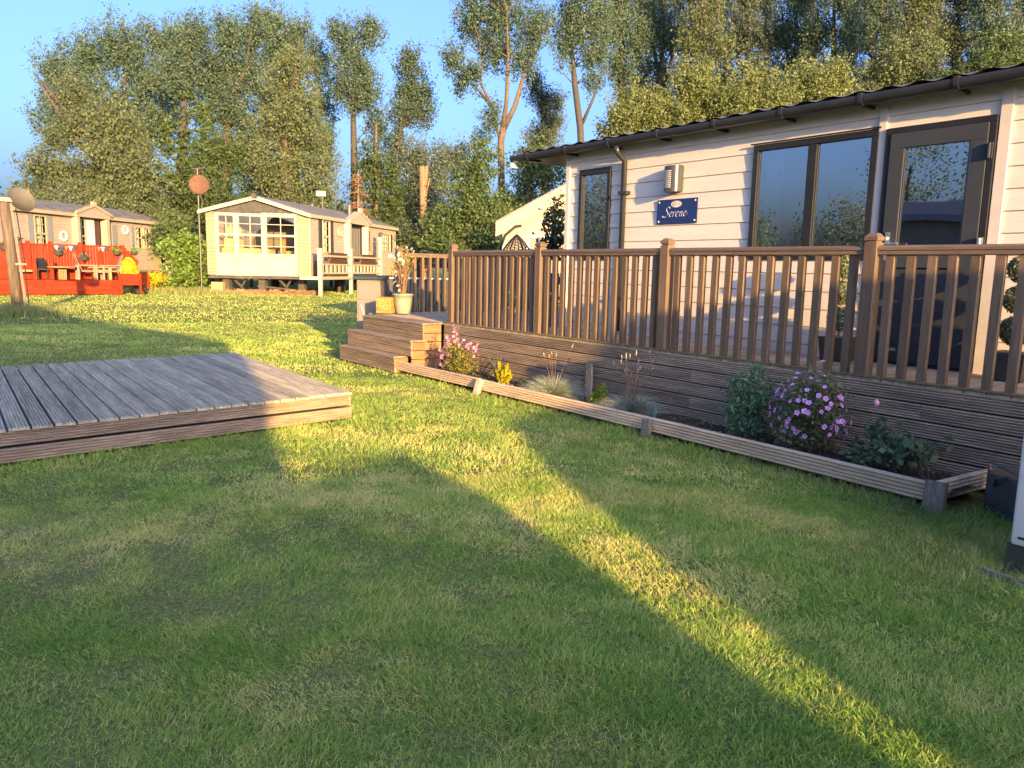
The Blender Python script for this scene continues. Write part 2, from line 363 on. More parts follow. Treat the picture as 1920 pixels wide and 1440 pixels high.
# ================================================================== GROUND
def ground():
    # one sheet, finer near the viewer, out to the horizon
    rs = [0]+list(np.geomspace(.8, 2500, 70)); na = 96; v = [(0,0,0)]; f = []
    for r in rs[1:]:
        for k in range(na):
            t = 2*math.pi*k/na; x, y = r*math.cos(t), r*math.sin(t)
            v.append((x, y, -.012 if r < 1 else -.012-.010*math.sin(x*.7+1)*math.cos(y*.6)))
    for k in range(na): f.append((0, 1+k, 1+(k+1)%na))
    for i in range(len(rs)-2):
        for k in range(na):
            a = 1+i*na; b = a+na; k2 = (k+1)%na; f.append((a+k, b+k, b+k2, a+k2))
    m, nt, out = newmat('mown lawn ground'); N = nt.nodes.new; L = nt.links.new
    b = N('ShaderNodeBsdfPrincipled'); b.inputs['Roughness'].default_value = .95; b.inputs['Specular IOR Level'].default_value = .1; L(b.outputs[0], out.inputs[0])
    tc = N('ShaderNodeTexCoord')
    def noise(s, d=5):
        n = N('ShaderNodeTexNoise'); n.inputs['Scale'].default_value = s; n.inputs['Detail'].default_value = d; L(tc.outputs['Object'], n.inputs['Vector']); return n
    n1 = noise(.55); n2 = noise(40, 3)
    r1 = N('ShaderNodeValToRGB'); e = r1.color_ramp.elements; e[0].position = .35; e[1].position = .68
    e[0].color = (.13,.18,.045,1); e[1].color = (.24,.22,.08,1); L(n1.outputs['Fac'], r1.inputs[0])
    mr = N('ShaderNodeMapRange'); mr.inputs['From Min'].default_value = .3; mr.inputs['From Max'].default_value = .7; mr.inputs['To Min'].default_value = .75; mr.inputs['To Max'].default_value = 1.25; L(n2.outputs['Fac'], mr.inputs['Value'])
    sc = N('ShaderNodeVectorMath'); sc.operation = 'SCALE'; L(r1.outputs[0], sc.inputs[0]); L(mr.outputs[0], sc.inputs['Scale']); L(sc.outputs[0], b.inputs['Base Color'])
    bp = N('ShaderNodeBump'); bp.inputs['Strength'].default_value = 1; bp.inputs['Distance'].default_value = .04; L(n2.outputs['Fac'], bp.inputs['Height']); L(bp.outputs[0], b.inputs['Normal'])
    mb = MB(); mb.v = v; mb.f = f
    tag(mb.build('ground', m, smooth=True), 'mown lawn running back to the caravans and trees', kind='structure')
ground()

# platform outline (plan corners) -----------------------------------
PF = [np.array(p) for p in ((-6.57,3.0),(-6.09,-1.0),(-9.82,-1.0),(-10.24,3.04))]   # front right, front left, back left, back right
def inquad(x, y, q, g=0):
    ins = np.ones(len(x), bool); s = None
    c = sum(q)/4
    for i in range(4):
        a, b = q[i], q[(i+1)%4]; e = b-a; n = np.array([-e[1], e[0]])/np.hypot(*e)
        if np.dot(c-a, n) < 0: n = -n
        ins &= ((x-a[0])*n[0]+(y-a[1])*n[1]) > -g
    return ins
def grass():
    fa = math.atan2(CB[2][1], CB[2][0]); Ps = []; Ls = []; Ws = []; Ts = []; Ds = []
    for r0, r1, n, h, wd in ((1.5,3.2,230000,.042,.0030),(3.2,5.2,300000,.042,.0034),(5.2,10,380000,.044,.0046),(10,20,240000,.048,.009),(20,46,170000,.055,.018)):
        t = fa+(RNG.random(n)-.5)*2*R(41); r = np.sqrt(r0*r0+RNG.random(n)*(r1*r1-r0*r0))
        x = r*np.cos(t); y = r*np.sin(t)
        # clumping
        keep = RNG.random(n) < .40+.8*vnoise(x*9, y*9, 3)
        keep &= ~inquad(x, y, PF, -.02)
        keep &= ~((x > -11.2) & (x < -2.0) & (y > 4.9))
        keep &= ~((x > -12) & (x < -9) & (y > 4.82))
        keep &= ~((x >= -2.0) & (y > 5.5))
        keep &= ~((x > -1.48) & (y > 4.1))
        keep &= ~((x < -11) & (y > 5.5) & (y < 9.2) & (x > -12.3))
        x = x[keep]; y = y[keep]; k = len(x)
        # mowing lines run roughly towards the deck; dry straw patches
        u = x*.80+y*.6; v = -x*.6+y*.80
        pt = .45*vnoise(u*.7+9, v*1.9+4, 5)+.33*vnoise(x*2.6+2, y*2.6, 6)+.22*vnoise(x*8, y*8, 8)
        dry = np.clip((pt-.47)*4.2+np.clip((-x-11)/14, 0, .32), 0, 1)
        fine = vnoise(x*7+3, y*7, 41)*.5+vnoise(x*19, y*19+5, 42)*.5
        st = np.sin(6.2832*v/1.3)                    # mowing stripes; their light and dark also put into the tint
        far = .45 if r0 >= 10 else 1.0
        tint = np.clip(.32+far*.40*(RNG.random(k)-.5)*2+far*.45*(fine-.5)+.05*st+(.3+.3*far)*dry*RNG.random(k)**.5, 0, 1)
        hh = .70*h*(.5+.8*RNG.random(k))*(.6+.9*vnoise(x*5, y*5, 11))
        edge = ((y > 4.62) & (x > -9.6) & (x < -1.9)) | (inquad(x, y, PF, .16)) | ((x > -1.95) & (y > 3.7))
        hh = np.where(edge & (RNG.random(k) < .5), hh*(1.4+1.3*RNG.random(k)), hh)
        # combed lay of the mower plus scatter
        lay = np.where(st > 0, R(143), R(-37))+1.2*(vnoise(x*1.3, y*1.3, 21)-.5)*2
        lean = .15+.8*RNG.random(k); ang = np.where(RNG.random(k) < .42, lay+RNG.normal(size=k)*.7, RNG.random(k)*6.283)
        D = np.stack([np.cos(ang)*lean, np.sin(ang)*lean, np.ones(k)], 1)
        flat = RNG.random(k) < .16*(.3+1.4*vnoise(x*1.7+7, y*1.7, 51)); D[flat,2] *= .15; tint[flat] = np.clip(tint[flat]+.25*RNG.random(flat.sum()), 0, 1); hh = np.where(flat, hh*1.3, hh)
        Ps.append(np.stack([x, y, np.full(k,-.022)], 1)); Ls.append(hh+.012); Ws.append(np.full(k, wd)*(.7+.6*RNG.random(k))); Ts.append(tint); Ds.append(D)
    o = blades('grass', np.concatenate(Ps), np.concatenate(Ds), np.concatenate(Ls), np.concatenate(Ws), .3, LM['grass'], tint=np.concatenate(Ts))
    tag(o, 'short mown grass of the lawn, green with straw coloured dry patches', 'grass', kind='stuff')
grass()

# ================================================================== LOW PLATFORM
def platform():
    t = thing('decking_platform', 'low silver grey ridged decking platform lying on the lawn', 'decking platform', (-8.2,1,0))
    fr, fl, bl, br = PF; n = 28; ztop = .262
    for i in range(n):
        a = i/n; b = (i+1)/n
        p0 = fr+(fl-fr)*a; p1 = fr+(fl-fr)*b; q0 = br+(bl-br)*a; q1 = br+(bl-br)*b
        z = ztop+random.uniform(-.002,.002)
        Lv = np.append(q0-p0, 0); l = np.linalg.norm(Lv); Lv = Lv/l
        Wv = np.array([Lv[1], -Lv[0], 0])
        if np.dot(Wv[:2], p1-p0) < 0: Wv = -Wv
        wdt = float(np.dot(Wv[:2], p1-p0))-.015
        ext = .018+random.uniform(0,.006)
        MB().grooved(np.append(p0,z)-Lv*ext, Lv, Wv, (0,0,1), l+ext+.01, wdt, .026, 6, .011).build('deck_board', M['platt'], t)
    def side(a, b, nm):
        d = np.append(b-a, 0); l = np.linalg.norm(d); d = d/l
        nrm = np.array([-d[1], d[0], 0]); c = (fr+bl)/2
        if np.dot(nrm[:2], c-a) > 0: nrm = -nrm
        for z0, h, o_ in ((.012,.105,.006),(.135,.098,0)):
            MB().grooved(np.append(a, z0)+nrm*o_, d, (0,0,1), nrm, l, h, .026, 5, .010).build(nm, M['platf'], t)
    side(fr, fl, 'fascia_board'); side(br, fr, 'fascia_board')
    MB().add([(*(PF[0]+(-.09,-.08)),.22),(*(PF[1]+(-.09,.1)),.22),(*(PF[2]+(.08,.1)),.22),(*(PF[3]+(.08,-.08)),.22),
              (*(PF[0]+(-.09,-.08)),-.02),(*(PF[1]+(-.09,.1)),-.02),(*(PF[2]+(.08,.1)),-.02),(*(PF[3]+(.08,-.08)),-.02)],
             [(0,1,2,3),(0,4,5,1),(1,5,6,2),(2,6,7,3),(3,7,4,0)]).build('gap_shade_block', M['black'], t)  # solid black block: shade of the board gaps put into its colour
platform()

# ================================================================== RAISED DECK, STEPS, RAILINGS
DZ = .67; DY = 5.55
def deck():
    t = thing('raised_deck', 'long brown raised timber deck with ridged fascia boards in front of the caravan', 'deck', (-4,6,0))
    m = MB()
    for k in range(74):     # walkway boards run away from the viewer
        x = -7.84+k*.145
        MB().grooved((x, DY+.0, DZ), (0,1,0), (1,0,0), (0,0,1), 1.08, .139, .028, 7, .003).build('deck_board', M['deckf'], t) if k < 60 else m.grooved((x, DY, DZ), (0,1,0), (1,0,0), (0,0,1), 1.08, .139, .028, 7, .003)
    m.build('deck_board', M['deckf'], t)
    for k in range(25):     # wider end beyond the caravan
        x = -11.45+k*.145
        MB().grooved((x, DY, DZ), (0,1,0), (1,0,0), (0,0,1), 3.4, .139, .028, 7, .003).build('deck_board', M['deckf'], t)
    zs = [.545,.423,.301,.179,.057]
    for i, z in enumerate(zs):
        xs = [-9.1, -5.6+.9*(i%2), -1.9-.7*(i%2), 2.0]
        for a, b in zip(xs, xs[1:]):
            MB().grooved((a, DY-.006-.004*i, z-.01), (1,0,0), (0,0,1), (0,-1,0), b-a-.004, .114, .03, 6, .009).build('fascia_board', M['fascia'], t)
    for i, z in enumerate(zs):
        MB().grooved((-11.45, 8.9, z), (0,-1,0), (0,0,1), (-1,0,0), 3.3, .116, .03, 8, .004).build('fascia_board', M['fascia'], t)
    MB().box(-9.1, 2, DY-.012, DY+.035, DZ+.003, DZ+.016).build('edge_strip', mat('mossy edge strip', (.17,.14,.06), .9, .45, 30, bump=.6), t)
    MB().box(-11.3, 2, DY+.10, 8.8, .0, .6).build('under_frame', M['black'], t)
deck()
def steps():
    t = thing('deck_steps', 'three ridged brown timber steps up to the end of the deck', 'steps', (-10.1,5.2,0))
    spec = ((.67, -10.96, -9.10, 5.21), (.447, -11.06, -9.05, 5.00), (.223, -11.0, -9.22, 4.84))
    for z, x0, x1, y in spec:
        y1 = DY-.02 if z > .6 else y+.26
        n = 2 if z > .6 else 1; wd = (y1-y)/n
        for k in range(n):
            MB().grooved((x0, y+k*wd-.008, z), (1,0,0), (0,1,0), (0,0,1), x1-x0, wd-.005, .024, 6, .007).build('tread', M['step'], t)
        h = .223; 
        for zz, hh in ((z-h+.002, .092), (z-h+.098, .096)):
            MB().grooved((x0, y, zz), (1,0,0), (0,0,1), (0,-1,0), x1-x0-.002, hh, .024, 4, .011).build('riser', M['step'], t)
    for z, x0, x1, y in spec:
        k = 0; zz = z-.03
        while zz > 0.02:
            z0 = max(zz-.112, 0.0)
            yb = DY-.03 if z > .6 else y+.23
            MB().grooved((x1-.026, y+.028, z0), (0,1,0), (0,0,1), (1,0,0), yb-y-.03, zz-z0-.004, .024, 6, .005).build('side_board', M['stepy'], t)
            zz -= .116; k += 1
steps()

def post_mesh(h=1.06, w=.1):
    a = w/2
    m = MB().box(-a, a, -a, a, 0, h-.06)
    return m
def postcap(h, w):
    a = w/2; b = a-.012; m = MB()
    m.box(-b, b, -b, b, h-.06, h-.045); m.box(-a, a, -a, a, h-.045, h-.02)
    v = [(-a,-a,h-.02),(a,-a,h-.02),(a,a,h-.02),(-a,a,h-.02),(-a*.55,-a*.55,h+.008),(a*.55,-a*.55,h+.008),(a*.55,a*.55,h+.008),(-a*.55,a*.55,h+.008)]
    return m.add(v, [(0,1,5,4),(1,2,6,5),(2,3,7,6),(3,0,4,7),(4,5,6,7)])
def railing(name, label, posts, nb, z0, zr, first_post=True, last_post=True, group=None):
    """posts: plan points; nb balusters per bay"""
    p0 = posts[0]; t = thing(name, label, 'railing', (p0[0], p0[1], z0), 0, group)
    pm = cm = bm = None
    for i, p in enumerate(posts):
        if (i == 0 and not first_post) or (i == len(posts)-1 and not last_post): continue
        if pm is None:
            po = post_mesh().build('post', M['rail'], None, bevel=.005); pm = po.data; po.parent = t
            ca = postcap(1.06, .1).build('post_cap', M['rail'], None); cm = ca.data; ca.parent = po
        else:
            po = bpy.data.objects.new('post', pm); COL.objects.link(po); po.parent = t
            b = po.modifiers.new('bevel', 'BEVEL'); b.width = .005; b.segments = 2
            ca = bpy.data.objects.new('post_cap', cm); COL.objects.link(ca); ca.parent = po
        po.location = (p[0]-p0[0], p[1]-p0[1], 0); po.rotation_euler = (0, 0, random.uniform(-.03,.03))
    hb = zr-z0-.06
    for i in range(len(posts)-1):
        a = np.array(posts[i]); b = np.array(posts[i+1]); d = (b-a)/np.linalg.norm(b-a); a2 = a+d*.05; b2 = b-d*.05
        sd = np.array([d[1], -d[0]])
        mb = MB(lambda q: (a2[0]+d[0]*q[0]+sd[0]*q[1], a2[1]+d[1]*q[0]+sd[1]*q[1], q[2]))
        l = float(np.linalg.norm(b2-a2))
        prof = [(-.042,zr-.032),(-.042,zr-.014),(-.03,zr-.002),(0,zr+.004),(.03,zr-.002),(.042,zr-.014),(.042,zr-.032),(.034,zr-.036),(.034,zr-.062),(.028,zr-.068),(-.028,zr-.068),(-.034,zr-.062),(-.034,zr-.036)]
        mb.prism(prof, 'x', 0, l); mb.build('handrail', M['railx'], t)
        for k in range(nb):
            s = (k+1)/(nb+1); q = a+(b-a)*s
            if bm is None:
                bo = MB().box(-.029,.029,-.021,.021,0.012,hb).build('baluster', M['rail'], None, bevel=.004); bm = bo.data; bo.parent = t
            else:
                bo = bpy.data.objects.new('baluster', bm); COL.objects.link(bo); bo.parent = t
            bo.location = (q[0]-p0[0], q[1]-p0[1], 0); bo.rotation_euler = (random.uniform(-.004,.004), random.uniform(-.006,.006), random.uniform(-.05,.05))
    return t
railing('deck_railing', 'long brown timber railing along the front edge of the raised deck', [(-8.95,5.59),(-7.05,5.59),(-5.11,5.59),(-3.08,5.59),(-1.05,5.59),(1.0,5.59)], 13, DZ, 1.645)
railing('deck_railing', 'short brown timber railing across the far end of the deck behind the potted shrub', [(-11.3,6.02),(-11.3,7.75),(-11.3,8.9)], 11, DZ, 1.645)

# ================================================================== DARK SLATTED FENCE behind the deck
def darkfence():
    t = thing('slatted_fence', 'low dark grey slatted fence with pale capping beyond the deck', 'fence', (-11.7,7,0))
    pts = [np.array(p) for p in ((-12.75,6.35),(-11.62,8.75),(-10.9,9.9),(-7.9,10.3))]
    for i, (a, b) in enumerate(zip(pts, pts[1:])):
        d = (b-a); l = np.linalg.norm(d); d = d/l; nrm = np.array([-d[1], d[0]]); zt = 1.2 if i < 1 else 1.36
        mb = MB(); k = 0
        while k*.105 < l-.05:
            c = a+d*(k*.105+.05); mb.cbox((c[0], c[1], zt/2), (.094,.02,zt), math.atan2(d[1], d[0])); k += 1
        mb.build('slat_panel', M['darkfence'], t)
        MB().beam((*(a+nrm*.03), .9), (*(b+nrm*.03), .9), .04, .08).build('fence_rail', M['darkfence'], t)
        if i == 0: MB().beam((*a, zt+.015), (*b, zt+.015), .09, .028).build('capping', M['cap'], t)
    a, b = pts[0], pts[1]
    po = thing('plant_pot', 'small green plastic pot in the row standing on the pale fence capping', 'plant pot', (0,0,0), 0, 'green pots on the fence capping')
    MB().lathe([(.045,0),(.06,.10),(.066,.10),(.066,.12),(.05,.12),(.045,.09)], n=14).build('pot', M['greenpot'], po)
    leaves('sprout', RNG.normal(size=(40,3))*[.03,.03,.02]+[0,0,.14], .05, LM['darkbush'], po)
    for k in range(6):
        q = a+(b-a)*(.22+.135*k)
        if k == 0: po.location = (q[0], q[1], 1.229)
        else: dup(po, (q[0], q[1], 1.229))
darkfence()
# ================================================================== cladding helper
def siding(mb, u0, u1, z0, z1, zref, pitch, openings, proj=.012, face=0.0):
    """lapped boards in (u, n, z): n is the distance out of the wall; openings (ua,ub,za,zb)"""
    br = {z0, z1}; k = math.floor((z0-zref)/pitch)
    z = zref+k*pitch
    courses = []
    while z < z1-1e-6:
        courses.append((max(z, z0), min(z+pitch, z1), z)); z += pitch
    for a, b, zb in courses:
        if b-a < 1e-4: continue
        cuts = sorted({a, b}|{q for o in openings for q in o[2:4] if a+1e-4 < q < b-1e-4})
        for p, q in zip(cuts, cuts[1:]):
            off = lambda zz: face+proj*(1-(zz-zb)/pitch)
            ivs = [(u0, u1)]; mid = (p+q)/2
            for o in openings:
                if o[2] < mid < o[3]:
                    nv = []
                    for s, e in ivs:
                        if o[1] <= s or o[0] >= e: nv.append((s, e)); continue
                        if o[0] > s: nv.append((s, o[0]))
                        if o[1] < e: nv.append((o[1], e))
                    ivs = nv
            for s, e in ivs:
                g = .006 if p == a and a == zb else 0       # dark shadow groove at the lap
                mb.add([(s,off(p+g),p+g),(e,off(p+g),p+g),(e,off(q),q),(s,off(q),q)], [(0,1,2,3)])
                if g: mb.add([(s,face-.004,p),(e,face-.004,p),(e,off(p+g),p+g),(s,off(p+g),p+g)], [(0,1,2,3)])
    return mb

# ================================================================== MAIN CARAVAN
WYM = 6.65
def main_caravan():
    t = thing('static_caravan', 'large off white clad static caravan with anthracite windows and dark tiled roof', 'static caravan', (-3.5,8,0))
    mp = lambda q: (q[0], WYM-q[1], q[2])
    ops = [(-7.60,-7.03,1.575,2.65), (-4.96,-3.70,1.585,2.672), (-3.62,-2.745,.66,2.668)]
    mb = MB(mp); siding(mb, -7.84, 2.0, .50, 2.93, 2.61, .168, ops); mb.build('front_wall', M['wall'], t)
    mb = MB()
    mb.box(-7.835, -7.80, WYM+.02, 10.4, .5, 2.93); mb.box(1.96, 2.0, WYM+.02, 10.4, .5, 2.93); mb.box(-7.8, 1.96, 10.36, 10.4, .5, 2.93)
    mb.prism([(WYM+.02,2.93),(10.4,2.93),(8.53,3.44)], 'x', -7.835, -7.80)
    mb.build('end_wall', M['wall'], t)
    MB().box(-7.9, 2, WYM+.01, 10.4, .0, .5).build('skirting', M['darkfence'], t)
    mb = MB(); mb.box(-7.78, 1.94, 9.2, 9.22, .6, 2.9); mb.box(-7.78, 1.94, WYM+.05, 9.2, .62, .64); mb.box(-7.78, 1.94, WYM+.05, 9.2, 2.86, 2.88)
    mb.build('room_lining', M['room'], t)
    mb = MB(); mb.box(-7.862, -7.80, WYM-.03, WYM+.06, .5, 2.9); mb.build('corner_trim', M['trimw'], t)
    for x0, x1, z0, z1 in ((-3.695,-3.63,.6,2.86),(-2.735,-2.655,.6,2.86),(1.0,1.07,.6,2.86)):
        MB().box(x0, x1, WYM-.026, WYM-.002, z0, z1).build('vertical_trim', M['trimw'], t)
    # roof: tile sheet with rolled profile and stepped courses, over-sailing the left end
    x0, x1 = -8.80, 2.2; ya, yb = 6.46, 8.53; za, zb = 2.958, 3.425
    nx = int((x1-x0)/.021); rows = 7; v = []; f = []
    xs = np.linspace(x0, x1, nx)
    ph = (xs/.26) % 1.0
    wave = np.where(ph < .62, 0.016*np.sin(ph/.62*math.pi), -.006*np.sin((ph-.62)/.38*math.pi))
    ys = []
    for r_ in range(rows):
        s0 = r_/rows; s1 = (r_+1)/rows; ys += [(s0, .016), (s1, .0)]
    for s, lift in ys:
        for x, wv in zip(xs, wave): v.append((x, ya+(yb-ya)*s, za+(zb-za)*s+wv+lift))
    for j in range(len(ys)-1):
        for i in range(nx-1): f.append((j*nx+i, j*nx+i+1, (j+1)*nx+i+1, (j+1)*nx+i))
    mb = MB(); mb.v = v; mb.f = f; rf = mb.build('roof', M['roof'], t)
    mb = MB(); mb.add([(x0,yb,zb-.01),(x1,yb,zb-.01),(x1,10.6,za-.03),(x0,10.6,za-.03)], [(0,1,2,3)])
    mb.build('rear_roof_slope', M['roof'], t)
    MB().tube([(x0,yb,zb-.005),(x1,yb,zb-.005)], .03, 10).build('ridge', M['roof'], t)
    mb = MB(); mb.box(x0+.01, x1, 6.50, 6.66, 2.905, 2.915); mb.box(x0+.01, -7.85, 6.66, 10.4, 2.90, 2.915); mb.build('soffit', M['gutter'], t)
    mb = MB(); mb.prism([(6.48,2.89),(6.48,2.97),(8.53,3.42),(10.55,2.97),(10.55,2.89),(8.53,3.33)], 'x', x0-.01, x0+.02); mb.build('bargeboard', M['trimw'], t)
    # gutter: half round with lip, brackets and joint pieces
    prof = []
    for k in range(11):
        a = math.pi+math.pi*k/10; prof.append((6.455+.055*math.cos(a), 2.925+.058*math.sin(a)))
    prof += [(6.51,2.945),(6.50,2.945),(6.50,2.93),(6.41,2.93),(6.41,2.945),(6.40,2.945)]
    mb = MB(); mb.prism(prof, 'x', x0-.02, x1); g = mb.build('gutter', M['gutter'], t)
    x = x0+.35
    while x < 2:
        mb = MB()
        pr = [(y+(-.005 if y < 6.455 else .005), z-.006) for y, z in prof[:11]]+[(6.52,2.96),(6.39,2.96)]
        mb.prism(pr, 'x', x-.018, x+.018); mb.box(x-.012, x+.012, 6.47, 6.66, 2.855, 2.885)
        mb.build('gutter_bracket', M['gutter'], g); x += .78
    MB().box(-8.83, -8.79, 6.42, 6.52, 2.80, 2.86).build('gutter_end', M['white'], g)
    dp = MB().tube([(-6.775,6.455,2.87),(-6.775,6.47,2.80),(-6.775,6.60,2.70),(-6.775,6.605,.70)], .034, 12).build('downpipe', M['gutter'], t, smooth=True)
    for z in (2.34, 1.1):
        MB().box(-6.83, -6.70, 6.56, 6.655, z-.02, z+.02).build('pipe_clip', M['gutter'], dp)
    # windows ----------------------------------------------------------
    def frame(x0, x1, z0, z1, w, name='window', mull=None, m=M['dark'], out=.035, deep=.05):
        mb = MB(); ya, yb = WYM-out, WYM+deep
        mb.box(x0, x1, ya, yb, z1-w, z1); mb.box(x0, x1, ya, yb, z0, z0+w)
        mb.box(x0, x0+w, ya, yb, z0+w, z1-w); mb.box(x1-w, x1, ya, yb, z0+w, z1-w)
        if mull: mb.box(mull-w*.75, mull+w*.75, ya+.004, yb, z0+w, z1-w)
        return mb.build(name, m, t, bevel=.004)
    def pane(par, x0, x1, z0, z1, y=WYM-.002, tilt=0):
        MB().add([(x0,y,z0),(x1,y+tilt,z0),(x1,y+tilt,z1),(x0,y,z1)], [(0,1,2,3)]).build('pane', M['glass'], par)
        k = .012          # pale glazing bead beside the pane
        for xa in (x0, x1-k): MB().box(xa, xa+k, y-.014, y-.004, z0, z1).build('glazing_bead', M['lampgrey'], par)
    f1 = frame(-7.60, -7.03, 1.56, 2.66, .055); pane(f1, -7.545, -7.085, 1.615, 2.605)
    f2 = frame(-4.975, -3.69, 1.57, 2.685, .058, mull=-4.32); pane(f2, -4.917, -4.364, 1.628, 2.627, tilt=.004); pane(f2, -4.276, -3.748, 1.628, 2.627, tilt=-.003)
    for fr_, a, b in ((f1,-7.63,-7.0),(f2,-5.0,-3.67)):
        MB().box(a, b, WYM-.05, WYM-.036, 2.66 if a < -7 else 2.686, 2.672 if a < -7 else 2.70).build('drip_cap', M['dark'], fr_)
    # curtains and things on the sill seen through the glass
    v = []; f = []
    for i in range(25):
        s = i/24
        for j, z in enumerate((1.62, 2.1, 2.62)):
            wid = (.36, .16, .22)[j]; v.append((-4.93+wid*s, WYM+.13+.025*math.sin(s*26), z))
    for i in range(24):
        for j in range(2): f.append((i*3+j, i*3+3+j, i*3+4+j, i*3+1+j))
    mb = MB(); mb.v = v; mb.f = f; mb.build('curtain', M['curtain'], f2, smooth=True)
    MB().lathe([(.0,0),(.17,.03),(.20,.14),(.13,.25),(.02,.27)], (-4.62,WYM+.45,1.50), 16).build('sofa_cushion', M['curtain'], t, smooth=True)
    # door ----------------------------------------------------------------
    d = frame(-3.62, -2.745, .672, 2.672, .05, 'door_frame', out=.045)
    leaf = MB(); x0, x1, z0, z1 = -3.568, -2.797, .70, 2.62; ya, yb = WYM-.055, WYM-.005; w = .125
    leaf.box(x0, x1, ya, yb, z1-w, z1); leaf.box(x0, x0+w, ya, yb, z0, z1-w); leaf.box(x1-w, x1, ya, yb, z0, z1-w); leaf.box(x0+w, x1-w, ya, yb, z0, z0+w); leaf.box(x0+w, x1-w, ya, yb, 1.50, 1.60)
    leaf.box(x0+w, x1-w, ya+.022, yb, z0+w, 1.50)
    dl = leaf.build('door', M['dark2'], t, bevel=.004)
    pane(dl, x0+w, x1-w, 1.60, z1-w, y=WYM-.03)
    hb = MB(); hb.box(-3.535, -3.50, ya-.012, ya-.001, 1.56, 1.80); hb.tube([(-3.517,ya-.012,1.70),(-3.517,ya-.05,1.70),(-3.40,ya-.055,1.70)], .011, 8)
    hb.tube([(-3.517,ya-.012,1.735),(-3.517,ya-.03,1.735),(-3.517,ya-.03,1.76)], .012, 8)
    hb.build('handle', M['silver'], dl)
    for z in (2.40, 1.68, .84):
        hm = MB(); hm.box(-2.79, -2.75, ya-.02, ya-.001, z-.06, z+.06); hm.tube([(-2.772,ya-.022,z-.055),(-2.772,ya-.022,z+.055)], .011, 8); hm.build('hinge', M['gutter'] if z > 2 else M['silver'], dl)
    MB().box(-3.64, -2.73, WYM-.09, WYM-.03, .645, .672).build('sill', M['silver'], d)
    MB().box(-3.45, -3.35, ya-.02, ya-.002, .79, .815).build('kick_plate', M['silver'], dl)
main_caravan()

# wall lamp ------------------------------------------------------------
def lamp():
    cx, z0, z1 = -5.985, 2.30, 2.575; yb = WYM-.014
    t = thing('wall_lamp', 'grey half round outdoor wall lamp with pale louvres above the blue name plate', 'wall lamp', (cx,yb,z0))
    pr = []
    for k in range(13):
        a = math.pi+math.pi*k/12; pr.append((cx+.098*math.cos(a), yb-.10+.06*math.sin(a)+.02))
    pr = [(cx-.098,yb)]+pr+[(cx+.098,yb)]
    MB().prism(pr, 'z', z0, z1).build('lamp_body', M['lampgrey'], t)
    mb = MB()
    for k in range(9):
        z = z0+.045+k*.0215
        pts = []
        for q in range(7):
            a = math.pi*1.06+math.pi*.56*q/6; pts.append((cx+.0995*math.cos(a), yb-.08+.0615*math.sin(a), z))
        mb.tube(pts, .0055, 6)
    mb.build('louvre', M['white'], t)
    MB().box(cx-.085, cx+.085, yb-.07, yb, z1, z1+.008).build('lamp_top', M['lampgrey'], t)
lamp()

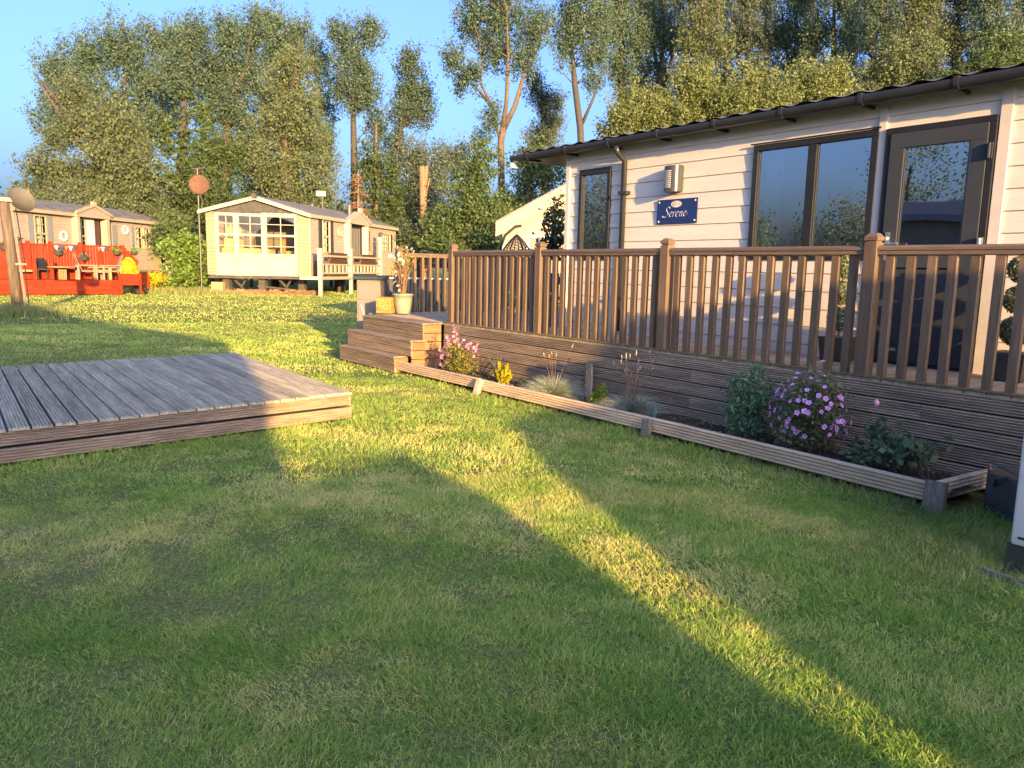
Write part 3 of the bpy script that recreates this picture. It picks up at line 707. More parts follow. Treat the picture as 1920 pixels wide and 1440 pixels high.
# name plate with script lettering --------------------------------------
def nameplate():
    x0, x1, z0, z1 = -6.245, -5.662, 1.958, 2.226; y = WYM-.017
    t = thing('name_plate', 'navy blue house sign reading Serene in white script', 'sign', (x0,y,z0))
    MB().box(x0, x1, y-.008, y, z0, z1).build('plate', M['navy'], t)
    for x in (x0+.03, x1-.03):
        for z in (z0+.028, z1-.028):
            o = MB().lathe([(.0001,.005),(.009,.004),(.011,0)], n=12).build('screw', M['white'], t)
            o.matrix_basis = Matrix.Translation((x-x0, -.0085, z-z0)) @ Matrix.Rotation(R(90), 4, 'X') @ Matrix.Translation((x0, y, z0))
    yy = y-.0105
    n = 40; cx, cz = (x0+x1)/2-.005, z1-.056
    MB().add([(cx+.078*math.cos(6.2832*k/n), yy, cz+.036*math.sin(6.2832*k/n)) for k in range(n)], [tuple(range(n))]).build('emblem', M['white'], t)
    def stroke(mb, pts, off=-.0015, nib=(.011,.007), th=1):
        # broad nib pen: sweep a slanted nib along the path
        c = []
        P = [np.array(p) for p in pts]; P = [P[0]]+P+[P[-1]]
        for i in range(1, len(P)-2):
            for s in np.linspace(0, 1, 9)[:-1]:
                a, b, d, e = P[i-1], P[i], P[i+1], P[i+2]
                c.append(.5*((2*b)+(-a+d)*s+(2*a-5*b+4*d-e)*s*s+(-a+3*b-3*d+e)*s**3))
        c.append(P[-1])
        nb = np.array(nib)*.5*th
        v = []
        for p in c: v += [(p[0]-nb[0], yy+off, p[1]-nb[1]), (p[0]+nb[0], yy+off, p[1]+nb[1])]
        mb.add(v, [(2*i,2*i+1,2*i+3,2*i+2) for i in range(len(c)-1)])
    mb = MB()
    sw = []
    for k in range(15):
        a = .4+k*.42; r = .026-.0008*k; sw.append((cx-.03+r*math.cos(a)*1.0, cz+r*.95*math.sin(a)))
    stroke(mb, sw, nib=(.006,.004)); stroke(mb, [(cx-.05,cz-.002),(cx-.03,cz+.003),(cx-.01,cz)], nib=(.004,.004))
    for k in range(4): stroke(mb, [(cx+.012+.013*k,cz-.006),(cx+.018+.013*k,cz+.005),(cx+.02+.013*k,cz-.005)], nib=(.003,.003))
    mb.build('emblem_mark', M['redpaint'], t)
    mb = MB(); bx = x0+.105; bz = z0+.075; sh = .22
    def g(pts, ox): stroke(mb, [(bx+ox+p[0]+sh*p[1], bz+p[1]) for p in pts])
    g([(.075,.092),(.060,.108),(.032,.104),(.024,.082),(.042,.060),(.060,.038),(.048,.010),(.018,.000),(-.016,.006),(-.022,.016)], 0)       # S
    E_ = [(.006,.024),(.030,.036),(.034,.050),(.020,.056),(.006,.040),(.006,.014),(.020,.002),(.040,.014)]
    g(E_, .082)                                                                                                                          # e
    g([(.002,.044),(.010,.054),(.010,.030),(.006,.000)], .130); g([(.008,.030),(.022,.052),(.036,.052)], .130)                              # r
    g(E_, .172)
    g([(.002,.044),(.010,.054),(.010,.028),(.006,.000)], .224); g([(.008,.028),(.026,.054),(.038,.048),(.036,.018),(.040,.002),(.054,.012)], .224)   # n
    g(E_, .284); g([(.038,.012),(.052,.02),(.062,.034)], .284)
    mb.build('lettering', mat('pale sign lettering', (.62,.66,.74), .5, .03), t)
nameplate()
# ================================================================== FLOWER BED
def bed():
    v = []; f = []; nx, ny = 90, 10
    for i in range(nx+1):
        for j in range(ny+1):
            x = -9.0+i*(6.9/nx); y = 4.93+j*(.62/ny)
            z = .045+.05*float(vnoise(np.array([x*5.]), np.array([y*5.]), 31)[0])+.02*math.sin(j/ny*math.pi)
            v.append((x,y,z))
    for i in range(nx):
        for j in range(ny): a = i*(ny+1)+j; f.append((a, a+ny+1, a+ny+2, a+1))
    mb = MB(); mb.v = v; mb.f = f
    tag(mb.build('soil_bed', M['soil'], smooth=True), 'dark earth of the flower bed', kind='structure')
    n = 260; mb = MB()
    for k in range(n):
        x = random.uniform(-8.9,-2.2); y = random.uniform(5.0,5.5); s = random.uniform(.006,.02); mb.ball((x,y,.085+s*.2), (s,s*random.uniform(.7,1),s*.6), 3)
    tag(mb.build('soil_clods', M['soil']), 'loose clods and bark bits on the bed', kind='stuff')
bed()
def litter():
    n = 420; C = np.stack([-8.9+6.7*RNG.random(n), 4.98+.55*RNG.random(n), .095+.012*RNG.random(n)], 1)
    tag(leaves('leaf_litter', C, .03, LM['dead'], None, .6), 'dead leaves and bark scattered on the bed', kind='stuff')
    n = 900; C = np.stack([-8.9+6.7*RNG.random(n), 5.0+.5*RNG.random(n)**.6, .09+.05*RNG.random(n)**2], 1); C = C[vnoise(C[:,0]*3, C[:,1]*3, 71) > .52]
    tag(leaves('bed_weeds', C, .028, LM['bush'], None, .6), 'small weeds and seedlings on the bed', kind='stuff')
litter()
def edging():
    t = thing('bed_edging', 'pale ridged timber edging boards along the front of the flower bed', 'edging', (-5.6,4.92,0))
    for a, b, n in (((-9.28,4.90,.030),(-7.24,4.88,.045),5), ((-7.24,4.895,.035),(-4.20,4.925,.03),5), ((-4.23,4.90,.035),(-2.16,4.875,.03),5)):
        a = np.array(a); b = np.array(b); L = b-a; l = np.linalg.norm(L); L = L/l; T = np.array([L[1],-L[0],0]); T = T/np.linalg.norm(T)
        MB().grooved(a, L, (0,-.06,.998), T, l, .128, .035, n, .011).build('edging_board', M['edge'], t)
    a = np.array((-2.16,4.90,.03)); b = np.array((-2.08,5.53,.05)); L = (b-a)/np.linalg.norm(b-a)
    MB().grooved(a, L, (0,0,1), (.99,-.12,0), np.linalg.norm(b-a), .128, .03, 5, .011).build('edging_board', M['edge'], t)
    for c, sz, rz, tl in (((-7.20,4.845,.075),(.085,.05,.19),.05,-.30), ((-4.60,4.875,.075),(.085,.05,.15),0,-.05), ((-2.13,4.83,.085),(.12,.09,.20),.25,-.22)):
        MB().cbox(c, sz, rz, tl).build('peg', M['edge'] if c[0] < -7 else M['peg'], t, bevel=.006)
edging()

def tuft(name, label, cat, loc, n, ln, wd, m, spread=1., droop=.45, stalks=0, sl=.4, group=None, rad=.03):
    t = thing(name, label, cat, loc, 0, group)
    a = RNG.random(n)*6.283; el = np.arccos(1-RNG.random(n)*(1-math.cos(R(82*spread))))
    D = np.stack([np.cos(a)*np.sin(el), np.sin(a)*np.sin(el), np.cos(el)+.08], 1)
    P = np.stack([np.cos(a)*rad*RNG.random(n), np.sin(a)*rad*RNG.random(n), np.zeros(n)], 1)+np.array(loc)
    blades('blade', P, D, ln*(.6+.5*RNG.random(n)), wd, droop, m, t)
    for k in range(stalks):
        an = random.uniform(0,6.28); le = random.uniform(.06,.42); h = sl*random.uniform(.65,1.1)
        p = np.array(loc); e = p+np.array([math.cos(an)*le*h, math.sin(an)*le*h, h])
        mid = p*.5+e*.5+np.array([0,0,.03])
        MB().tube([p, mid, e], [.0022,.0018,.0012], 5).build('seed_stalk', M['twig'], t)
        q = e+(e-mid)*.16
        MB().tube([e-(e-mid)*.05, e*.5+q*.5, q], [.002,.0052,.001], 5).build('seed_head', mat('straw seed head', (.42,.33,.2), .8) if 'straw seed head' not in bpy.data.materials else bpy.data.materials['straw seed head'], [c for c in t.children if c.name.startswith('seed_stalk')][-1])
    return t
tuft('fescue_clump', 'rounded blue grey grass clump left of the leaning stake with few seed stalks', 'ornamental grass', (-6.30,5.22,.07), 2600, .30, .0042, LM['fescue'], 1.05, .45, 5, .50, rad=.05)
tuft('fescue_clump', 'thinner straw tinged grass clump with many tall seed stalks beside the teal tag', 'ornamental grass', (-5.13,5.21,.07), 1700, .27, .0042, LM['fescue'], .95, .45, 26, .54, rad=.05)
tuft('iris_plant', 'upright spiky green blades behind the golden yellow shrub', 'iris', (-7.52,5.36,.07), 26, .36, .013, LM['iris'], .36, .25)

def spiky_shrub(name, label, cat, loc, dirs, m, n=900, size=.035, w=.04):
    t = thing(name, label, cat, loc)
    C = []
    for d, l in dirs:
        d = np.array(d)/np.linalg.norm(d); s = RNG.random(n)**.8; r = w*(1.05-.75*s)
        C.append(np.array(loc)+d*(s*l)[:,None]+RNG.normal(size=(n,3))*r[:,None]*.55)
        MB().tube([loc, np.array(loc)+d*l*.85], [.006,.002], 5).build('stem', M['twig'], t)
    leaves('foliage', np.concatenate(C), size, m, t, .35, -.6)
    return t
spiky_shrub('golden_shrub', 'bright golden yellow dwarf shrub with pointed fingers', 'shrub', (-7.20,5.20,.06), [((-.35,0,1),.30),((-.05,.1,1),.24),((.35,-.05,1),.29),((.15,-.1,1),.2),((-.65,-.05,1),.22),((.7,.0,.7),.22),((.5,.1,1),.22)], LM['yellow'], 520, .030, .030)
spiky_shrub('lime_conifer', 'leaning lime green dwarf conifer between the two grass clumps', 'conifer', (-5.68,5.22,.06), [((.65,0,1),.31),((.35,.1,1),.22),((.9,-.1,.75),.30),((.2,-.1,1),.14),((.8,.0,.45),.2)], LM['lime'], 600, .03, .038)

def flower_mesh(r=.022, m=None, eye=True, petals=5):
    mb = MB()
    for k in range(petals):
        a = 6.2832*k/petals; q = []
        for s, wv in ((.12,.0),(.55,.42),(.95,.30),(1.05,0),(.95,-.30),(.55,-.42)):
            q.append((r*(s*math.cos(a)-wv*math.sin(a)), r*(s*math.sin(a)+wv*math.cos(a)), r*.22*s))
        mb.add(q, [tuple(range(len(q)))])
    o = mb.build('flower', m); return o
def place_flowers(t, pts, m, r, seed=1, face=None):
    src = flower_mesh(r, m)
    rr = random.Random(seed); base = Vector(t.location)
    for k, p in enumerate(pts):
        o = src if k == 0 else src.copy()
        if k: COL.objects.link(o)
        o.parent = t; o.location = Vector(p)-base
        d = Vector(face(p) if face else (rr.uniform(-.6,.6), -1, rr.uniform(.1,.8))).normalized()
        d = (d+Vector((rr.uniform(-.35,.35), rr.uniform(-.35,.35), rr.uniform(-.3,.3)))).normalized()
        o.rotation_euler = d.to_track_quat('Z','Y').to_euler(); o.scale = (rr.uniform(.75,1.2),)*3

# big purple flowering bush
def purple():
    c = np.array((-3.30,5.27,.07)); t = thing('flowering_bush', 'round dark bush covered with small purple flowers in front of the deck', 'flowering bush', c)
    els = [((c[0],c[1],.37),(.31,.22,.31)), ((c[0]+.02,c[1],.54),(.24,.18,.19)), ((c[0]-.1,c[1],.25),(.25,.20,.18))]
    C = cloud(clumps(els, n=260, shell=.3), .055, 26)
    C = C[C[:,2] > .07]
    leaves('foliage', C, .030, LM['shrub'], t, .5)
    for k in range(26):
        a = random.uniform(0,6.28); h = random.uniform(.35,.66); r_ = random.uniform(.05,.24)
        MB().tube([c, c+np.array([math.cos(a)*r_*.5, math.sin(a)*r_*.4, h*.55]), c+np.array([math.cos(a)*r_, math.sin(a)*r_*.7, h])], [.004,.003,.0015], 5).build('stem', M['twig'], t)
    P = []
    rr = random.Random(5)
    ctr = np.array((c[0],c[1],.36))
    while len(P) < 84:
        d = np.array([rr.gauss(0,1), rr.gauss(-.7,.7), rr.gauss(.25,.8)]); d = d/np.linalg.norm(d)
        if d[2] < -.35: continue
        p = ctr+d*np.array((.305,.23,.325))*rr.uniform(.97,1.08)
        if all(np.linalg.norm(p-q) > .025 for q in P): P.append(p)
    P.append(np.array((c[0]+.10,c[1]-.03,.79))); P.append(np.array((c[0]+.08,c[1]-.03,.71)))
    MB().tube([(c[0]+.05,c[1],.5),(c[0]+.10,c[1]-.03,.78)], .0025, 5).build('stem', M['twig'], t)
    place_flowers(t, P, M['petalp'], .021, 3, lambda p: (p-ctr)*np.array((1,1,1)))
purple()
def pinkplant():
    c = np.array((-8.20,5.20,.06)); t = thing('flowering_plant', 'yellow green plant with upright pink flower heads by the steps', 'flowering plant', c)
    C = cloud(clumps([((c[0]+.08,c[1],.20),(.36,.22,.16)), ((c[0]+.1,c[1],.33),(.30,.16,.13)), ((c[0]-.1,c[1],.38),(.16,.12,.12))], n=110, shell=.2), .06, 24); C = C[C[:,2] > .06]
    leaves('foliage', C, .032, LM['pinkfol'], t, .5)
    heads = [(-.27,-.05,.34),(-.21,-.06,.27),(-.17,-.02,.44),(-.12,-.04,.50),(-.06,0,.55),(-.02,-.03,.50),(-.10,-.05,.38),(.12,0,.46),(.22,-.02,.46),(.28,.0,.42),(.33,-.02,.44),(.04,.02,.42),(-.23,-.08,.20),(.06,-.02,.48),(-.30,-.04,.26),(-.14,-.08,.33),(.38,0,.36),(.44,-.02,.42),(-.08,.03,.60)]
    P = []
    for k, h in enumerate(heads):
        e = c+np.array(h); MB().tube([c+np.array((h[0]*.3,h[1]*.3,.03)), c+np.array((h[0]*.75,h[1]*.8,h[2]*.6)), e], [.004,.003,.002], 5).build('stem', M['twig'], t)
        nn = 6 if k not in (7,11,13) else 1
        for q in range(nn): P.append(e+np.array([random.gauss(0,.028), random.gauss(0,.022), random.gauss(-.02,.035)]))
    place_flowers(t, P[:98], M['petalk'], .022, 9)
pinkplant()
def leafy(name, label, cat, c, els, m, n, rad, per, size, stems=8, aspect=.5, hang=0):
    c = np.array(c); t = thing(name, label, cat, c)
    C = cloud(clumps([((c[0]+e[0],c[1]+e[1],c[2]+e[2]), r) for e, r in els], n=n, shell=.25), rad, per); C = C[C[:,2] > c[2]]
    leaves('foliage', C, size, m, t, aspect, hang)
    for k in range(stems):
        e, r = els[k % len(els)]
        q = c+np.array(e)+np.array([random.uniform(-.6,.6)*r[0], random.uniform(-.5,.5)*r[1], random.uniform(.2,1.15)*r[2]])
        MB().tube([c, c*.4+q*.6+np.array((0,0,.03)), q], [.005,.0035,.0015], 5).build('stem', M['twig'] if m is not LM['poppy'] else M['greenpot'], t)
    return t
leafy('leafy_plant', 'tall bluish green leafy plant with no open flowers left of the purple bush', 'plant', (-3.86,5.30,.06),
      [((-.05,0,.17),(.23,.17,.17)), ((.05,0,.36),(.17,.13,.17)), ((-.12,0,.42),(.13,.10,.12)), ((.02,.05,.54),(.10,.08,.10))], LM['poppy'], 110, .06, 26, .045, 14, .35)
rs = leafy('rose_bush', 'low dark green rose bush with a single pink bud on a tall stem', 'rose bush', (-2.62,5.25,.06),
      [((-.05,0,.14),(.30,.16,.13)), ((.12,-.05,.20),(.24,.13,.09)), ((-.10,.05,.28),(.16,.10,.08))], LM['rose'], 56, .06, 15, .058, 10, .62)
MB().tube([(-2.74,5.27,.2),(-2.76,5.25,.42),(-2.77,5.25,.52)], [.004,.003,.003], 5).build('bud_stem', M['greenpot'], rs)
MB().lathe([(.001,-.02),(.016,-.01),(.019,.008),(.012,.024),(.002,.034)], (-2.77,5.25,.535), 10).build('flower_bud', M['petalk'], rs, smooth=True)
t = thing('dry_plant', 'few thin bare dry stems at the near end of the bed', 'dry stems', (-2.30,5.2,.06))
for k in range(7):
    a = random.uniform(0,6.28); h = random.uniform(.12,.3)
    MB().tube([(-2.30+.05*math.cos(a),5.2+.05*math.sin(a),.06),(-2.30+.14*math.cos(a),5.2+.12*math.sin(a),.06+h)], [.003,.0012], 5).build('stem', M['twig'], t)
t = thing('plant_tag', 'teal plastic plant tag pushed in the soil by the tall stalked grass', 'plant tag', (-4.86,5.25,.07))
MB().cbox((-4.855,5.25,.13), (.028,.003,.12), .2, -.3).build('tag_blade', M['tagm'], t)
t = thing('timber_stake', 'short grey grooved timber stake standing against the deck fascia', 'stake', (-6.05,5.49,.05))
MB().grooved((-6.09,5.475,.04), (0,0,1), (1,0,0), (0,-1,0), .40, .095, .028, 6, .004).build('stake_board', M['peg'], t)
MB().tube([(-6.06,5.44,.36),(-5.98,5.42,.42),(-5.9,5.41,.45)], [.006,.005,.004], 6).build('twig', M['twig'], t)

# ================================================================== POTTED SHRUB, WOODEN BLOCK, CABINET
def potted():
    c = np.array((-10.86,5.86,DZ+.016)); t = thing('potted_shrub', 'twiggy shrub with cream flowers in a sage green pot on the deck corner', 'potted shrub', c)
    MB().lathe([(.105,0),(.112,.01),(.142,.20),(.158,.285),(.172,.288),(.174,.312),(.158,.315),(.150,.27),(.12,.25)], c, 32).build('pot', M['potg'], t, smooth=True)
    MB().lathe([(.149,.262),(.07,.275),(.001,.28)], c, 20).build('soil', M['soil'], t)
    b = c+np.array((0,0,.26))
    tips = []
    for k in range(46):
        a = random.uniform(0,6.28); r_ = random.uniform(.04,.24); h = random.uniform(.35,.80)
        e = b+np.array([math.cos(a)*r_, math.sin(a)*r_, h]); m_ = b+np.array([math.cos(a)*r_*.35+random.uniform(-.02,.02), math.sin(a)*r_*.35, h*.5])
        MB().tube([b+np.array((math.cos(a)*.03,math.sin(a)*.03,0)), m_, e], [.006,.0042,.002], 5).build('stem', M['twig'], t); tips.append(e)
    C = cloud(clumps([((b[0],b[1],b[2]+.50),(.21,.21,.20)), ((b[0]+.02,b[1],b[2]+.62),(.16,.16,.16))], n=60, shell=.1), .05, 15)
    leaves('foliage', C, .032, LM['potfol'], t, .45)
    P = []
    for e in tips[:32]:
        if e[2] > b[2]+.5 or random.random() < .25:
            for q in range(3): P.append(e+RNG.normal(size=3)*.014)
    for k in range(9): P.append(b+np.array([random.uniform(-.16,.16), random.uniform(-.2,0), random.uniform(.08,.35)]))
    place_flowers(t, P[:90], M['petalw'], .026, 4)
potted()
t = thing('wooden_block', 'square varnished wooden cube block beside the sage green pot', 'wooden block', (-11.06,5.64,DZ))
MB().cbox((-11.03,5.66,DZ+.016+.128), (.255,.255,.255), R(38)).build('block', M['block'], t, bevel=.008)
gm = MB()
for k in range(2):
    pts = []
    for q in range(22):
        a = q*.42; r_ = .075-.0025*q
        pts.append((r_*math.cos(a)*.8-.02, r_*math.sin(a)))
    d = np.array((math.sin(R(38)), -math.cos(R(38)))); s = np.array((math.cos(R(38)), math.sin(R(38))))
    cc = np.array((-11.03,5.66))+d*.1285
    gm.tube([(*(cc+s*p[0]), DZ+.15+p[1]) for p in pts], .004, 5)
    break
gm.build('carved_curl', mat('pale carved groove', (.62,.38,.16), .6), t)
def cabinet():
    c = np.array((-11.98,5.86)); rz = R(-40)   # garden store turned a little to the viewer
    t = thing('garden_cabinet', 'slim grey plastic garden cabinet with dark green lid behind the steps', 'cabinet', (c[0],c[1],0), rz)
    mp = lambda q: (c[0]+math.cos(rz)*q[0]-math.sin(rz)*q[1], c[1]+math.sin(rz)*q[0]+math.cos(rz)*q[1], q[2])
    MB(mp).box(-.20,.20,-.2,.2,.0,1.20).build('body', M['cabg'], t, bevel=.01)
    mb = MB(mp); mb.box(.201,.212,-.17,.17,.86,1.16); mb.build('door_panel', M['cabg'], t, bevel=.004)
    mb = MB(mp); mb.box(.201,.212,-.17,.17,.06,.80); mb.build('door_panel', M['cabg'], t, bevel=.004)
    mb = MB(mp); mb.prism([(-.26,1.20),(.27,1.20),(.25,1.245),(0,1.27),(-.24,1.245)], 'y', -.25, .25); mb.build('lid', M['cabl'], t)
    mb = MB(mp); mb.tube([(.222,-.12,.78),(.23,-.02,.40)], .010, 6); mb.build('handle', M['trimw'], t)
cabinet()

# ================================================================== TOPIARY AND DECK ORNAMENTS
def topiary(c, label):
    t = thing('topiary', label, 'topiary', c, 0, 'topiary ball trees in slate planters')
    c = np.array(c); z = c[2]
    MB().add([(c[0]-.105,c[1]-.105,z),(c[0]+.105,c[1]-.105,z),(c[0]+.105,c[1]+.105,z),(c[0]-.105,c[1]+.105,z),(c[0]-.125,c[1]-.125,z+.215),(c[0]+.125,c[1]-.125,z+.215),(c[0]+.125,c[1]+.125,z+.215),(c[0]-.125,c[1]+.125,z+.215)],
             [(0,3,2,1),(4,5,6,7),(0,1,5,4),(1,2,6,5),(2,3,7,6),(3,0,4,7)]).build('planter', M['planter'], t, bevel=.006)
    MB().tube([(c[0],c[1],z+.2),(c[0],c[1],z+.95)], .012, 8).build('stem', M['twig'], t)
    for zz, r_ in ((.372,.108),(.600,.104),(.822,.098)):
        n = 2600; u = unit(RNG.normal(size=(n,3))); C = c+np.array((0,0,zz))+u*(r_*(.80+.24*RNG.random(n)))[:,None]
        o = leaves('foliage_ball', C, .028, LM['topi'], t, .3)
        MB().ball(tuple(c+np.array((0,0,zz))), r_*.84, 8).build('ball_core', M['greenpot'], o)
topiary((-3.765,6.38,DZ+.003), 'three ball topiary in dark planter between the wide window and the door')
topiary((-2.37,6.38,DZ+.003), 'three ball topiary in dark planter right of the door at the photo edge')
t = thing('flower_planter', 'dark planter with small white flowers at the left corner of the big caravan', 'planter', (-7.95,6.45,DZ))
MB().lathe([(.11,0),(.14,.30),(.15,.30),(.15,.32),(.12,.32),(.11,.28)], (-7.95,6.45,DZ+.003), 20).build('pot', M['black'], t)
leaves('foliage', cloud(clumps([((-7.95,6.45,DZ+.40),(.13,.13,.08))], n=20), .04, 20), .035, LM['darkbush'], t)
place_flowers(t, [np.array((-7.95+random.uniform(-.12,.12), 6.36+random.uniform(-.04,.04), DZ+.40+random.uniform(-.03,.09))) for k in range(10)], M['petalw'], .025, 8)
t = thing('garden_ornament', 'slim red ceramic ornament standing on the deck behind the railing', 'ornament', (-9.3,6.25,DZ))
MB().lathe([(.05,0),(.055,.01),(.05,.2),(.035,.24),(.028,.29),(.03,.30),(.001,.305)], (-9.3,6.25,DZ+.003), 18).build('body', M['redorn'], t, smooth=True)
t = thing('flower_pot', 'terracotta pot with a small dark plant beside the red ornament', 'flower pot', (-9.35,6.85,DZ))
MB().lathe([(.07,0),(.10,.16),(.11,.16),(.11,.19),(.09,.19),(.08,.15)], (-9.35,6.85,DZ+.003), 18).build('pot', mat('terracotta', (.40,.16,.08), .8), t)
leaves('foliage', cloud(clumps([((-9.35,6.85,DZ+.36),(.09,.09,.17))], n=24), .04, 20), .04, LM['darkbush'], t)

# white cabinet and black crate at the right edge
t = thing('storage_cabinet', 'white storage cabinet on a dark plinth at the right photo edge', 'cabinet', (-1.2,4.5,0))
MB().box(-1.455,-.75,4.14,4.95,.135,1.25).build('body', M['white'], t, bevel=.012)
MB().box(-1.47,-.76,4.155,4.94,-.02,.134).build('plinth', M['planter'], t)
MB().box(-1.42,-1.0,4.133,4.139,.172,.182).build('vent_slot', M['black'], t)
t = thing('plastic_crate', 'black plastic crate with a handle against the end of the deck', 'crate', (-1.75,5.2,0), R(-25))
mp = lambda q: (-1.75+math.cos(R(-25))*q[0]-math.sin(R(-25))*q[1], 5.2+math.sin(R(-25))*q[0]+math.cos(R(-25))*q[1], q[2])
mb = MB(mp); mb.box(-.17,.3,-.16,.16,-.01,.02); mb.box(-.17,-.155,-.16,.16,.02,.26); mb.box(.285,.3,-.16,.16,.02,.26); mb.box(-.17,.3,-.16,-.145,.02,.24); mb.box(-.17,.3,.145,.16,.02,.24); mb.build('tub', M['planter'], t, bevel=.006)
mb = MB(mp); mb.tube([(-.165,-.15,.25),(-.165,-.15,.31),(.1,-.15,.27),(.295,-.15,.25)], .009, 6); mb.tube([(-.1,-.165,.17),(-.06,-.19,.23),(.0,-.165,.25)], .008, 6); mb.build('handle', M['lampgrey'], t)
mb = MB(mp); mb.box(-.12,.25,-.11,.11,.03,.20); mb.build('bagged_contents', M['black'], t, bevel=.03)
MB().beam((-1.52,4.0,.0),(-.9,3.9,.02),.03,.05).build('lawn_edging', M['peg'])
tag(bpy.data.objects['lawn_edging'], 'short low timber edging strip in the grass below the white cabinet', 'edging')
def roughgrass(name, label, c, rx, ry, n, h, m=LM['tallgrass'], wd=.005):
    P = np.stack([c[0]+RNG.normal(size=n)*rx, c[1]+RNG.normal(size=n)*ry, np.full(n, c[2])], 1); a = RNG.random(n)*6.283; l = .15+.5*RNG.random(n)
    o = blades(name, P, np.stack([np.cos(a)*l, np.sin(a)*l, np.ones(n)], 1), h*(.5+.7*RNG.random(n)), wd, .35, m)
    return tag(o, label, 'grass tuft', kind='stuff')
roughgrass('grass_tufts', 'rough long grass by the white cabinet', (-1.75,4.0,-.02), .22, .28, 700, .13)
roughgrass('grass_tufts', 'rough grass at the near corner of the bed', (-2.15,4.72,-.02), .25, .10, 420, .10)
for k in range(5):
    roughgrass('grass_tufts', 'weeds under the bed edging boards', (-6.6+k*1.0,4.83,-.02), .45, .035, 260, .085)
# ================================================================== DISH POLE (left) and MAST
def dishpole():
    b = np.array((-22.98,1.52,0)); top = np.array((-22.99,1.37,2.86))
    t = thing('dish_pole', 'leaning weathered timber pole carrying a grey satellite dish at the left photo edge', 'dish pole', b)
    MB().tube([b-np.array((0,0,.05)), b*.5+top*.5, top], [.13,.122,.115], 14).build('pole', M['pole'], t, smooth=True)
    s = np.array((-.06,.998,0)); tow = np.array((.998,.06,0))
    MB().beam(b+s*.175+tow*.03, top+s*.14+tow*.03+np.array((0,0,-.05)), .07, .06).build('cable_duct', M['concrete'], t)
    MB().tube([b+s*.24, b*.5+top*.5+s*.27, top+s*.23], .014, 6).build('cable', M['gutter'], t)
    MB().cbox(b*.55+top*.45+s*.17, (.24,.26,.05)).build('duct_clip', M['metal'], t)
    MB().beam(top+np.array((.12,-.9,.0)), top+np.array((.12,.42,-.02)), .07, .10).build('bracket_arm', M['lampgrey'], t)
    c = np.array((-22.72,1.73,2.86))
    # back of an offset dish, facing away to the left-rear
    ax = Vector((-.62,.55,.42)).normalized(); q = ax.to_track_quat('Z','Y').to_matrix()
    v = []; f = []; nr, na = 8, 28
    for i in range(nr+1):
        for k in range(na):
            r_ = i/nr; a = 6.2832*k/na; p = q @ Vector((.345*r_*math.cos(a), .31*r_*math.sin(a), .10*r_*r_-.10)); v.append(p+Vector(c))
    for i in range(nr):
        for k in range(na): f.append((i*na+k, i*na+(k+1)%na, (i+1)*na+(k+1)%na, (i+1)*na+k))
    mb = MB(); mb.v = v; mb.f = f; d = mb.build('dish', M['dish'], t, smooth=True)
    MB().tube([Vector(c)+q@Vector((.345*math.cos(6.2832*k/28), .31*math.sin(6.2832*k/28), 0)) for k in range(29)], .008, 5).build('rim', M['dish'], d)
    MB().beam(top+np.array((.12,.36,-.02)), c+np.array((.02,0,-.05)), .09, .16).build('dish_mount', M['lampgrey'], t)
    MB().tube([Vector(c)+q@Vector((0,-.31,0)), Vector(c)+q@Vector((0,-.34,.38))], .012, 6).build('feed_arm', M['lampgrey'], t)
    roughgrass('grass_tufts', 'tall uncut grass round the foot of the dish pole', (-22.95,1.6,0), .42, .42, 1500, .42, wd=.012)
dishpole()
def mast():
    b = np.array((-37.1,9.62,0)); x, y = b[0], b[1]
    t = thing('aerial_mast', 'tall thin mast with a television aerial and a round rusty brown dish', 'aerial mast', b)
    MB().tube([(x,y,0),(x,y,5.6)], .035, 8).build('mast_pole', M['metal'], t)
    mb = MB(); mb.lathe([(.001,-.05),(.2,-.035),(.36,.0),(.44,.03),(.445,.036),(.36,.01),(.2,-.02),(.001,-.03)], (0,0,0), 28)
    dq = Matrix.Translation((x+.10,y+.02,4.88)) @ Vector((.93,-.30,.18)).to_track_quat('Z','Y').to_matrix().to_4x4()
    mb.v = [tuple(dq @ Vector(q)) for q in mb.v]; mb.build('dish', M['rust'], t, smooth=True)
    mb = MB(); mb.beam((x-.15,y-.22,5.58), (x+.1,y+.26,5.62), .03, .03)
    for k in range(7):
        s = k/6; c = np.array((x-.15+.25*s, y-.22+.48*s, 5.6)); mb.tube([c+np.array((-.1,.1,0)), c+np.array((.1,-.1,0))], .010, 5)
    for k in range(5): mb.tube([(x-.1,y-.27+.02*k,5.12+.11*k),(x+.05,y+.27-.02*k,5.12+.11*k)], .009, 5)
    mb.build('aerial', M['metal'], t)
    MB().tube([(x+.1,y,4.5),(x+.25,y+.1,4.2),(x+.2,y+.08,3.8),(x+.04,y,3.5)], .02, 6).build('cable', M['metal'], t)
mast()

